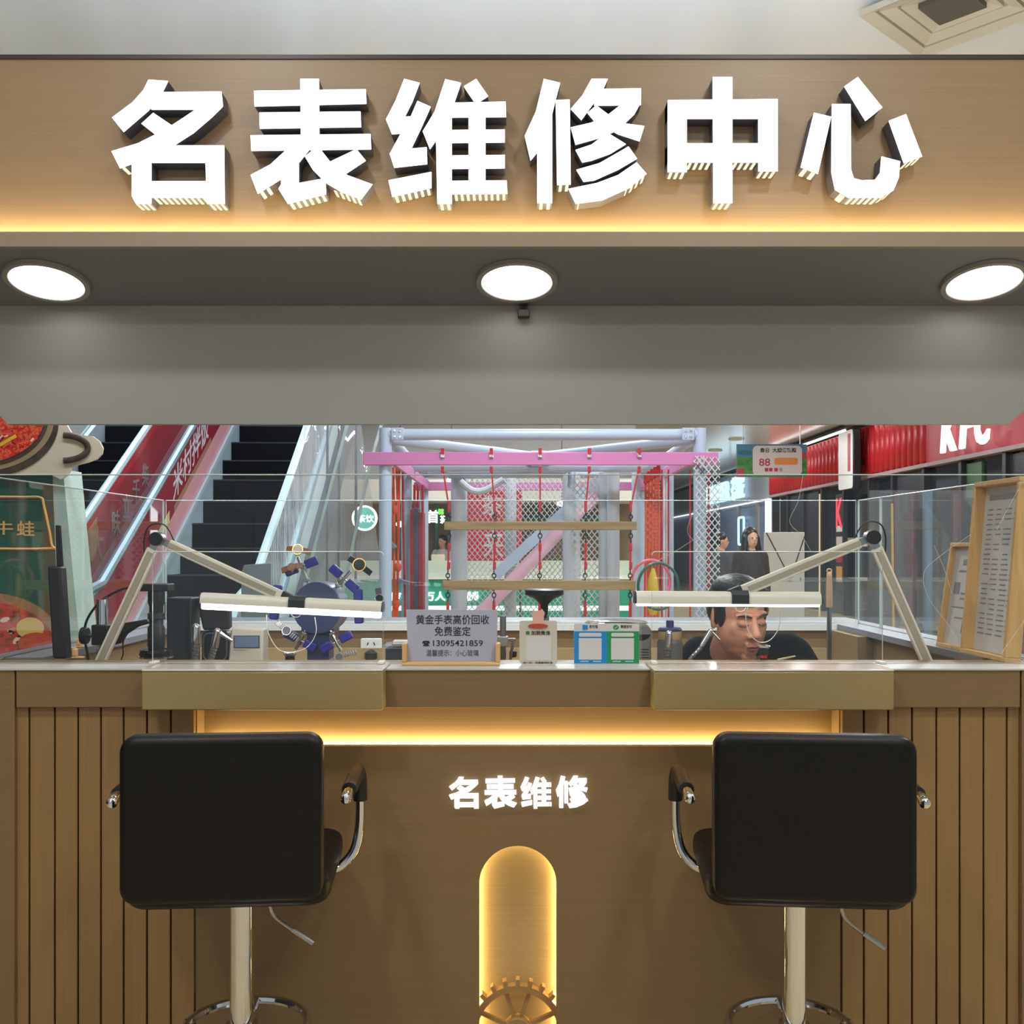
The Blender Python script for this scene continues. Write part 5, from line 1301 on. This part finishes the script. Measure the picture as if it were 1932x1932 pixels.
# ropes at both sides, mats and hoops
ROPEL = [(736, 745), (742, 742), (748, 750), (753, 748)]
for xa_, xb_ in ROPEL:
    b = MB(); b.tube(arc([P(xa_, 882, 8.3), P((xa_+xb_)/2+2, 1000, 8.3), P(xb_, 1160, 8.3), P(xb_, 1250, 8.3)], 5), .010, 6); b.build('red_rope', ORANGE, t, True)
b = MB(); b.tube(arc([P(760, 890, 8.3), P(761, 1000, 8.3), P(765, 1170, 8.3), P(765, 1250, 8.3)], 5), .010, 6); b.build('red_rope', RED, t, True)
for x_, y_ in ((746, 962), (751, 1070), (748, 1140)):
    b = MB(); b.sph(P(x_, y_, 8.3), .028, .028, .04); b.build('rope_knot', ORANGE, t, True)
for (xa_, ya_), (xb_, yb_) in (((733, 1020), (747, 1034)), ((752, 1094), (772, 1101))):
    b = MB(); b.bar(P(xa_, ya_, 8.27), P(xb_, yb_, 8.27), .03, .12); b.build('rope_step', mat('grey_blue_step', rgb(110, 124, 142), .5), t, bevel=.004)
for x0, x1, y0, y1, m_ in ((778, 786, 962, 1152, mat('mat_red', rgb(150, 44, 50), .6)), (784, 793, 960, 1150, mat('mat_blue', rgb(66, 82, 104), .6)), (793, 802, 968, 1150, MATS['mat_red'])):
    D_ = 9.0
    b = MB(); b.box(PX(x0, D_), PX(x1, D_), D_-.2, D_, PZ(1250, D_), PZ(y0, D_)); b.build('hanging_mat', m_, t, bevel=.004)
    b = MB(); b.tube([P((x0+x1)/2, y0, D_-.1), P((x0+x1)/2, 915, D_-.1)], .012, 6); b.build('mat_strap', RED, t)
for i, x_ in enumerate((1218, 1224, 1230, 1236, 1242)):
    b = MB(); b.tube(arc([P(x_, 905-i*3, 8.6), P(x_+1, 1010, 8.6), P(x_-1, 1120, 8.6), P(x_, 1250, 8.6)], 5), .012, 6); b.build('red_rope', ORANGE, t, True)
    b = MB(); b.bar(P(x_, 893-i*4, 8.58), P(x_, 912-i*4, 8.58), .032, .02); b.build('strap_hook', RED, t, bevel=.004)
for x_ in (1253, 1259):
    b = MB(); b.bar(P(x_, 890, 8.2), P(x_, 1250, 8.2), .016, .02); b.build('webbing', mat('webbing_pale', rgb(206, 196, 206), .6), t)
for x_ in (1249, 1261, 1302, 1337):
    b = MB(); b.bar(P(x_, 886, 8.0), P(x_, 1250, 8.0), .012, .012); b.build('red_rope', RED, t)
# hoops and a tassel hung on the frame
for cx_, cy_, r_, D_, m_ in ((1242, 1106, 38, 7.62, mat('hoop_green', rgb(32, 92, 76), .4)), (1228, 1098, 36, 7.68, mat('hoop_pink', rgb(226, 108, 128), .4))):
    c_ = P(cx_, cy_, D_); q = MB(); rad = r_*D_/F
    q.tube([c_ + Vector((rad*math.cos(R(a)), 0, rad*1.15*math.sin(R(a)))) for a in range(0, 360, 8)], .011, 8, True)
    q.build('hoop', m_, t, True)
b = MB(); b.lathe([(.03, 0), (.05, .1), (.035, .28), (.012, .36)], P(1232, 1160, 7.9), 12); b.build('tassel', mat('tassel_yellow', rgb(206, 176, 56), .6), t, True)

# ================================================================== JUICE SHOP BEHIND THE FRAME
DS = 16.6
TEAL = mat('teal_counter', rgb(32, 150, 122), .4); TEALD = mat('teal_band', rgb(40, 120, 100), .4)
SHOPW = emis('shop_letter', (.95, 1, .98, 1), 3.0)
shop = thing('juice_shop', 'bright juice shop counter with teal front behind the climbing frame', 'shop', (0, DS, 0))
def sx_(x): return PX(x, DS)
def sz_(y): return PZ(y, DS)
b = MB(); b.box(sx_(640), sx_(1215), DS, DS+.5, 0, sz_(1093)); b.build('counter', TEAL, shop)
b = MB(); b.box(sx_(636), sx_(1219), DS-.03, DS+.6, sz_(1093), sz_(1086)); b.build('counter_top', WHITE, shop)
b = MB(); b.box(sx_(640), sx_(1215), DS-.012, DS-.0005, sz_(1152), sz_(1143)); b.build('led_band', emis('shop_led', (.75, 1, .9, 1), 2.0), shop)
b = MB(); b.box(sx_(640), sx_(1215), DS+.1, DS+.4, sz_(1085.8), sz_(1058)); b.build('display_case', mat('case_cream', rgb(196, 206, 190), .3), shop)
b = MB(); b.box(sx_(630), sx_(1215), DS-.1, DS+1.4, sz_(945), sz_(905)); b.build('bulkhead', mat('bulkhead', rgb(196, 192, 182), .6), shop)
b = MB(); b.box(sx_(630), sx_(1215), DS+1.2, DS+1.25, sz_(1086), sz_(945)); b.build('back_wall', mat('shop_brown', rgb(140, 112, 88), .6, noise=.15, nscale=(1.2, 1, .5)), shop)
b = MB(); b.box(sx_(700), sx_(1180), DS+1.1, DS+1.19, sz_(985), sz_(972)); b.build('shelf_band', TEALD, shop)
for x0 in (742, 812, 868, 1008, 1090, 1150):
    b = MB(); b.box(sx_(x0), sx_(x0+7), DS+1.0, DS+1.1, 0, sz_(945)); b.build('pillar', TEALD, shop)
b = MB(); b.cyl((sx_(690), DS-.14, sz_(978)), (sx_(690), DS-.105, sz_(978)), 24*DS/F, seg=40); rs = b.build('round_sign', emis('sign_white', (1, 1, 1, 1), 2.2), shop)
b = MB(); b.cyl((sx_(690), DS-.145, sz_(978)), (sx_(690), DS-.1405, sz_(978)), 20*DS/F, seg=40); b.build('sign_disc', emis('sign_teal', (.10, .62, .50, 1), 1.2), rs)
text_px('lettering', '茶饮', SHOPW, 674, 706, 971, 986, DS-.15, rs, .004, .02)
text_px('lettering', '首', SHOPW, 806, 828, 962, 987, DS-.12, shop, .01, .02)
text_px('lettering', '茶', SHOPW, 830, 840, 972, 988, DS-.12, shop, .01, .02)
b = MB()
for ax, az in ((-1, 1), (1, 1), (-1, -1), (1, -1)): b.sph((sx_(833)+ax*.022, DS-.13, sz_(966)+az*.022), .026, .01, .026, 12, 8)
b.build('clover_logo', emis('clover', (.2, .9, .08, 1), 1.5), shop)
text_px('lettering', '万人', SHOPW, 800, 841, 1116, 1134, DS-.02, shop, .012, .03)
text_px('lettering', '都', SHOPW, 731, 758, 1118, 1134, DS-.02, shop, .012, .03)
text_px('lettering', '爱喝', SHOPW, 877, 903, 1116, 1134, DS-.02, shop, .012, .03)
b = MB(); b.prism(rrect(sx_(880), sx_(914), sz_(986), sz_(964), .03), DS-.13, DS-.12); ts = b.build('neon_board', mat('neon_board', rgb(36, 36, 60), .4), shop)
pts = rrect(sx_(881), sx_(913), sz_(985), sz_(965), .03); b = MB(); b.tube([(x, DS-.135, z) for x, z in pts], .008, 6, True); b.build('neon_border', SHOPW, ts)
text_px('lettering', 'TAKE', SHOPW, 886, 909, 970, 979, DS-.135, ts, .004, .02)
# banner inside
b = MB(); b.box(PX(875, 13), PX(985, 13), 13, 13.02, PZ(1058, 13), PZ(926, 13)); bn = b.build('banner', mat('banner_red', rgb(206, 44, 62), .5)); tag(bn, 'red banner with white characters behind the climbing net', 'banner')
for i, ch in enumerate('春夏秋'):
    pass
text_px('lettering', '茶', PW, 910, 948, 935, 972, 12.995, bn, .004, .01)
text_px('lettering', '来', PW, 912, 950, 1000, 1055, 12.995, bn, .004, .01)
for x_ in (PX(878, 13), PX(982, 13)):
    b = MB(); b.cyl((x_, 13.03, 0), (x_, 13.03, PZ(924, 13)), .015, seg=8); b.build('banner_pole', STEEL, bn)
# register, crates and lamps of the shop
b = MB(); b.box(sx_(812), sx_(838), DS+.15, DS+.35, sz_(1086)+.005, sz_(1046)); b.build('till', mat('till_cream', rgb(206, 196, 180), .5), shop, bevel=.01)
for x_, y_ in ((755, 989), (852, 906), (1060, 950), (930, 1095)):
    if y_ < 1000:
        D_ = DS-.4; b = MB(); b.sph((PX(x_, D_), D_, PZ(y_, D_)), .07 if y_ > 950 else .085, None, .05, 14, 8); q_ = b.build('pendant_lamp', emis('pendant', (1, .88, .72, 1), 2.5), shop)
        b = MB(); b.cyl((PX(x_, D_), D_, PZ(y_, D_)), (PX(x_, D_), D_, CEIL), .006, seg=6); b.build('cord', BLACK, q_)

# ================================================================== PEOPLE IN THE BACKGROUND
def slim(mb):
    for v in mb.v:
        if v.z < 1.40: v.x *= .84 if v.z < 1.2 else .84 + (v.z-1.2)*.2*.0 - .06*max(0, (v.z-1.2)/.2)
def standing(label, x, y, h, rz, coat, trousers, longhair=True, armup=False, seedn=1):
    t = thing('person', label, 'person', (x, y, 0), rz)
    s = h/1.62
    M = Matrix.Scale(s, 4)
    g = MB()
    g.sph((0, .0, 1.50), .068, .08, .10); g.sph((0, -.02, 1.455), .055, .06, .07); g.capsule((0, -.075, 1.50), (0, -.09, 1.475), .008, .012, 8)
    for q_ in (-1, 1): g.sph((q_*.072, .0, 1.49), .008, .016, .028, 8, 6)
    g.capsule((0, .01, 1.42), (0, .015, 1.33), .05, .055); g.sph((0, .01, 1.2), .15, .095, .20); g.sph((0, .01, .95), .15, .10, .15)
    for q_ in (-1, 1):
        g.capsule((q_*.17, .01, 1.30), (q_*.21, .02, 1.03), .045, .04); g.capsule((q_*.21, .02, 1.03), (q_*.19, -.06, .80), .036, .026)
        g.sph((q_*.19, -.07, .755), .02, .03, .045)
        for f_ in range(4): g.capsule((q_*.19, -.09+f_*.014, .73), (q_*.188, -.09+f_*.012, .675+(.008 if f_ in (0, 3) else 0)), .009, .008, 8)
        g.capsule((q_*.185, -.10, .76), (q_*.18, -.115, .72), .010, .008, 8)
        g.capsule((q_*.085, .01, .90), (q_*.09, .0, .48), .08, .052); g.capsule((q_*.09, .0, .48), (q_*.09, .02, .08), .05, .036); g.capsule((q_*.09, .03, .05), (q_*.095, -.10, .03), .038, .028)
    slim(g); xform(g, M); link('body', remesh(g, .011, 3), mat('skin_light', rgb(206, 158, 136), .5), t, local=True)
    c = MB(); c.sph((0, .015, 1.2), .19, .125, .19, 18, 12); c.capsule((-.15, .01, 1.30), (.15, .01, 1.30), .065, .065)
    for q_ in (-1, 1): c.capsule((q_*.18, .01, 1.30), (q_*.225, .02, 1.02), .07, .06); c.capsule((q_*.225, .02, 1.02), (q_*.2, -.05, .84), .055, .045)
    c.capsule((0, .015, 1.15), (0, .01, .72), .17, .20)
    slim(c); xform(c, M); link('coat', remesh(c, .016, 4), coat, t, local=True)
    tr = MB()
    for q_ in (-1, 1): tr.capsule((q_*.085, .01, .86), (q_*.09, .0, .48), .09, .07); tr.capsule((q_*.09, .0, .48), (q_*.09, .02, .10), .065, .055)
    tr.sph((0, .01, .88), .16, .12, .10); xform(tr, M); link('trousers', remesh(tr, .016, 3), trousers, t, local=True)
    for q_ in (-1, 1):
        k = MB(); k.sph((q_*.093, -.03, .035), .045, .12, .037); xform(k, M); k.build('shoe', BLACK, t, True, local=True)
    hr = MB(); hr.sph((0, .02, 1.535), .079, .088, .085, 18, 12)
    if longhair:
        for q_ in (-1, 1): hr.capsule((q_*.062, .0, 1.50), (q_*.10, -.03, 1.22), .035, .03)
        hr.capsule((0, .06, 1.50), (0, .09, 1.18), .075, .08)
    else: hr.sph((0, .04, 1.50), .076, .065, .09)
    xform(hr, M); link('hair', remesh(hr, .010, 3), HAIR, t, local=True)
    for q_ in (-1, 1):
        k = MB(); k.sph((q_*.026, -.078, 1.497), .011, .005, .005, 8, 6); xform(k, M); k.build('eye', HAIR, t, local=True)
    k = MB(); k.sph((0, -.078, 1.437), .018, .006, .006, 8, 6); xform(k, M); k.build('lips', mat('lips', rgb(168, 98, 88), .45), t, local=True)
    return t
NAVYC = mat('navy_coat', rgb(30, 36, 56), .8)
standing('woman with long dark hair and a dark coat walking in the corridor', PX(1417, 10.9), 10.9, 1.615, R(15), mat('dark_coat', rgb(44, 36, 38), .85), NAVYC)
standing('person half hidden by the net left of the long-haired woman', PX(1362, 13.5), 13.5, 1.60, R(80), mat('grey_coat', rgb(70, 66, 74), .85), NAVYC, False)
standing('shop worker in a white top behind the juice counter', PX(834, DS+.85), DS+.85, 1.62, R(-30), OFFW, NAVYC, False)

# ================================================================== STOREFRONTS ON THE RIGHT OF THE CORRIDOR
XF = 6.8
def FD(x, X=XF): return X*F/(x-HX)           # depth at which the plane X shows at pixel column x
REDF = mat('red_fascia', rgb(172, 22, 38), .45)
REDR = mat('red_fascia_rib', rgb(178, 22, 34), .45)
CHAR = mat('charcoal_panel', rgb(46, 46, 52), .35)
DGLASS = mat('dark_shop_glass', rgb(30, 34, 40), .06)
WLED = emis('white_led', (.95, .98, 1, 1), 4.0)
kf = thing('red_storefront', 'fast food storefront with red ribbed fascia and dark glazing', 'storefront', (XF, 19, 0))
b = MB(); b.box(XF, XF+.3, 10.5, 27, 2.78, 3.72); b.build('fascia', REDF, kf)
rm = MB(); rm.cyl((0, 0, 2.80), (0, 0, 3.70), .10, seg=12); rme = rm.mesh('rib'); rme.materials.append(REDR); rme.shade_smooth()
y_ = 16.9
while y_ < 26.9:
    o = bpy.data.objects.new('rib', rme); COL.objects.link(o); o.parent = kf; o.matrix_parent_inverse = wm(kf).inverted(); o.location = (XF+.05, y_, 0); y_ += .27
b = MB(); b.box(XF-.03, XF+.3, 10.5, 27, 2.72, 2.78); b.build('fascia_trim', mat('fascia_trim', rgb(150, 130, 134), .4), kf)
b = MB(); b.box(XF-.05, XF+.3, 10.5, 27, 3.80, CEIL-.002); b.build('ceiling_edge', CHAR, kf)
for ya_, yb_ in ((20.6, 26.6), (12, 19.2)):
    b = MB(); b.box(XF-.14, XF-.08, ya_, yb_, 3.74, 3.77); b.build('led_strip', WLED, kf)
b = MB(); b.box(XF-.15, XF+.3, 10.5, 27, 3.772, 3.798); b.build('led_channel', CHAR, kf)
b = MB(); b.box(XF+.12, XF+.2, 10.5, 27, 0, 2.72); b.build('glazing', DGLASS, kf)
for y_ in (11.6, 12.9, 14.2, 15.6, 17.0, 18.4, 19.6, 21.1, 22.6, 24.0, 25.4, 26.9):
    b = MB(); b.box(XF+.02, XF+.12, y_-.05, y_+.05, 0, 2.72); b.build('mullion', CHAR, kf)
for y0_, y1_ in ((12.95, 14.15), (17.1, 18.3), (23.0, 25.3)):
    b = MB(); b.box(XF+.08, XF+.118, y0_, y1_, 0, 2.68); b.build('dark_panel', CHAR, kf)
b = MB(); b.box(XF+.08, XF+.118, 19.7, 21.0, 1.42, 1.60); b.build('white_band', OFFW, kf)
b = MB(); b.box(XF+.08, XF+.118, 15.0, 15.5, 2.15, 2.66); b.build('green_poster', mat('poster_green', rgb(60, 96, 62), .5), kf)
b = MB(); b.box(XF+.08, XF+.118, 11.9, 12.8, 2.2, 2.66); b.build('green_poster', MATS['poster_green'], kf)
b = MB(); b.box(XF+.06, XF+.116, 22.65, 22.9, 0, 2.6); b.build('warm_strip', emis('warm_strip', (1, .75, .45, 1), .8), kf)
# big letters
KL = emis('store_letter', (.9, .97, 1, 1), 1.7)
ylet = [(15.92, .52), (15.25, .36), (14.79, .42)]
for ch, (ys_, wd_) in zip('KFC', ylet):
    o = text_box('letter', ch, KL, Vector((XF-.10, ys_, 2.86)), Vector((0, -wd_, 0)), Vector((0, -.10, .66)), kf, .05, .022)
# projecting light box with a red stripe
b = MB(); b.box(6.46, 6.62, 19.40, 20.25, 2.52, 3.66); lb = b.build('blade_sign', mat('sign_black', rgb(26, 26, 30), .4), kf, bevel=.02)
b = MB(); b.prismx(rrect(19.41, 20.24, 2.53, 3.65, .06), 6.452, 6.4598); b.build('sign_face', mat('sign_face', rgb(206, 204, 204), .4, emit=(1, 1, 1, 1), estr=.12), lb)
b = MB(); b.box(6.449, 6.4518, 19.52, 19.68, 2.86, 3.58); b.build('red_stripe', REDF, lb)
b = MB(); b.box(6.62, 6.8, 19.75, 19.85, 3.0, 3.1); b.build('bracket', CHAR, lb)
# lit poster column with a red K
b = MB(); b.box(6.62, 6.70, 20.45, 20.95, .55, 2.48); kp = b.build('poster_column', CHAR, kf)
text_box('letter', 'K', emis('k_red', (1, .06, .10, 1), 1.6), Vector((6.615, 20.9, 1.80)), Vector((0, -.4, 0)), Vector((0, 0, .60)), kp, .004, .03)
for z0_, z1_, m_ in ((1.72, 1.84, OFFW), (1.30, 1.62, mat('poster_cream', rgb(206, 190, 190), .5)), (1.1, 1.22, REDF), (.7, 1.02, mat('poster_food', rgb(206, 140, 60), .5))):
    b = MB(); b.box(6.612, 6.6185, 20.52, 20.88, z0_, z1_); b.build('poster_patch', m_, kp)
# tea shop further on
ts_ = thing('tea_storefront', 'white tea shop storefront with glowing blue letters, farther down the corridor', 'storefront', (XF, 35, 0))
b = MB(); b.box(XF, XF+.3, 27.02, 45.7, 2.70, 3.70); b.build('fascia', mat('tea_fascia', rgb(150, 154, 164), .4), ts_)
b = MB(); b.box(XF-.04, XF+.3, 27.02, 45.7, 3.72, 3.80); b.build('fascia_trim', CHAR, ts_)
b = MB(); b.box(XF-.06, XF-.01, 27.1, 45.7, 2.66, 2.70); b.build('led_strip', emis('tea_led', (.9, .96, 1, 1), 1.5), ts_)
b = MB(); b.box(XF+.1, XF+.2, 27.02, 45.7, 0, 2.66); b.build('shop_wall', mat('tea_wall', rgb(120, 136, 170), .4), ts_)
b = MB(); b.box(XF-.05, XF+.09, 27.1, 27.3, 1.65, 2.70); b.build('light_bar', WLED, ts_)
for y_ in (28.6, 31.0, 34.0, 38.0):
    b = MB(); b.box(XF+.03, XF+.099, y_-.12, y_+.12, 0, 2.66); b.build('mullion', mat('tea_frame', rgb(150, 146, 148), .4), ts_)
b = MB(); b.box(XF+.05, XF+.099, 34.2, 37.8, 0, 2.5); b.build('blue_glass', mat('blue_glass', rgb(40, 84, 120), .15), ts_)
TL = emis('tea_letter', (.55, .85, 1, 1), 1.5)
text_box('letters', 'TEAMAKER', TL, Vector((XF-.09, 36.6, 2.86)), Vector((0, -5.2, 0)), Vector((0, 0, .62)), ts_, .06, .03)
text_box('letters', '茶匠', TL, Vector((XF-.09, 31.2, 2.84)), Vector((0, -1.7, 0)), Vector((0, 0, .68)), ts_, .06, .04)
pts = [(XF-.03, y, z) for y, z in rrect(29.9, 30.6, 1.5, 2.30, .08)]
b = MB(); b.tube(pts, .035, 6, True); b.build('neon_outline', TL, ts_)

# hanging promotion board
DP = 17.5
t = thing('hanging_board', 'hanging promotion board with meadow picture and white price card', 'sign', (PX(1456, DP), DP, PZ(900, DP)))
SKYM = mat('print_sky', rgb(66, 116, 150), .5); MEAD = rampmat('print_meadow', [(0.3, rgb(34, 92, 60)), (0.6, rgb(66, 130, 62)), (0.8, rgb(120, 160, 90))], (9, 1, 12), .5)
b = MB(); b.box(PX(1390, DP), PX(1522, DP), DP, DP+.04, PZ(900, DP), PZ(838, DP)); bd = b.build('board', SKYM, t)
quad_px('meadow_print', MEAD, 1390.3, 1521.7, 862, 899.5, DP-.0005, bd, .003)
for x0, x1, y0, y1, c_ in ((1390.3, 1403, 884, 899.5, (170, 50, 60)), (1511, 1521, 854, 866, (170, 60, 66)), (1393, 1418, 850, 858, (40, 96, 110))):
    b = MB(); b.prism(rrect(PX(x0, DP), PX(x1, DP), PZ(y1, DP), PZ(y0, DP), .03), DP-.006, DP-.0037); b.build('flower_print', mat('flower%d' % c_[0], rgb(*c_), .5), bd)
b = MB(); b.prism(rrect(PX(1420, DP), PX(1513, DP), PZ(897, DP), PZ(841, DP), .08), DP-.008, DP-.004); pc = b.build('price_card', mat('card_grey', rgb(196, 188, 190), .5), bd)
text_px('lettering', '春日  大牌满额赠', INK, 1434, 1502, 845, 854, DP-.009, bd, .002, .02)
text_px('lettering', '88', mat('price_red', rgb(170, 40, 60), .5), 1432, 1453, 865, 879, DP-.009, bd, .002, .01)
b = MB(); b.prism(rrect(PX(1461, DP), PX(1505, DP), PZ(877, DP), PZ(864, DP), .03), DP-.011, DP-.0085); b.build('orange_ribbon', mat('ribbon_orange', rgb(206, 130, 66), .5), bd)
for x_, c_ in ((1446, 0), (1454, 0), (1464, 0), (1473, 1)):
    b = MB(); b.box(PX(x_-3.2, DP), PX(x_+3.2, DP), DP-.010, DP-.0085, PZ(889.5, DP), PZ(883, DP)); b.build('small_badge', MATS['price_red'] if not c_ else GLINE, bd)
for x_ in (1402, 1510):
    b = MB(); b.cyl((PX(x_, DP), DP+.02, PZ(838, DP)), (PX(x_, DP), DP+.02, CEIL), .008, seg=6); b.build('hanger_rod', STEEL, t)

# white folding board with black straps
DBD = 13.2
t = thing('folding_board', 'white folded board with black straps beside the walking woman', 'board', (PX(1481, DBD), DBD, 0))
b = MB(); b.box(PX(1443, DBD), PX(1518, DBD), DBD, DBD+.06, 0.0, PZ(1004, DBD)); b.build('panel', mat('board_white', rgb(196, 192, 188), .5), t, bevel=.006)
for (xa_, ya_), (xb_, yb_) in (((1446, 1005), (1488, 1085)), ((1518, 1012), (1492, 1090))):
    b = MB(); b.bar(P(xa_, ya_, DBD-.008), P(xb_, yb_, DBD-.008), .012, .008); b.build('strap', BLACK, t)
b = MB(); b.bar(P(1487, 1092, DBD-.012), P(1494, 1092, DBD-.012), .05, .014); b.build('strap_clip', BLACK, t)
# glass display counter to the right behind the kiosk
DG = 6.3
t = thing('glass_display_counter', 'low glass display counter with green goods, right behind the kiosk', 'display counter', (2.6, DG, 0))
xa_, xb_ = PX(1478, DG), 3.4
b = MB(); b.box(xa_, xb_, DG, DG+.6, 0, .72); b.build('base', mat('counter_white', rgb(206, 214, 214), .4), t, bevel=.004)
b = MB(); b.box(xa_, xb_, DG, DG+.008, .722, PZ(1098, DG)); b.build('front_glass', GLASSD, t)
b = MB(); b.box(xa_, xb_, DG, DG+.6, PZ(1098, DG), PZ(1098, DG)+.012); b.build('top_glass', [GLASSD], t)
b = MB(); b.box(xa_, xb_, DG+.02, DG+.56, .90, .908); b.build('glass_shelf', GLASSD, t)
for k in range(9):
    x_ = xa_+.12+k*.17
    b = MB(); b.box(x_, x_+.11, DG+.1, DG+.35, .722, .80+.03*(k % 3)); b.build('goods_box', mat('goods%d' % (k % 3), rgb(*((70, 140, 110), (196, 210, 200), (150, 70, 70))[k % 3]), .4), t, bevel=.004)
# clear film screen and post beyond the right glass
t = thing('film_screen', 'hanging clear film screen on a blue-grey post beyond the right glass', 'screen', (2.2, 5.2, 0))
b = MB(); b.cyl((PX(1750, 5.3), 5.3, 0), (PX(1750, 5.3), 5.3, 1.68), .024, seg=16); b.build('post', mat('post_blue', rgb(112, 130, 148), .4), t, True)
b = MB(); b.box(PX(1640, 5.34), PX(1905, 5.34), 5.338, 5.342, .3, PZ(925, 5.34)); b.build('film', glassmat('dark_clear_film', haze=0.03, bump=1.0, bscale=(5, 5, 1.2), rough=0.03, ior=1.9), t)
for x_ in (1690, 1722, 1800, 1842, 1890):
    b = MB(); b.box(PX(x_, 5.36), PX(x_+7, 5.36), 5.36, 5.37, 0, PZ(930, 5.36)); b.build('maroon_strip', mat('maroon_strip', rgb(84, 66, 72), .5), t)
b = MB(); b.tube([(PX(1690, 5.2), 5.2, .0), (PX(1683, 5.2), 5.2, PZ(950, 5.2))], .006, 8)
tag(b.build('brass_pole', mat('brass_pole', rgb(222, 190, 120), .3, .3), None, True), 'thin brass pole behind the right lamp joint', 'pole')
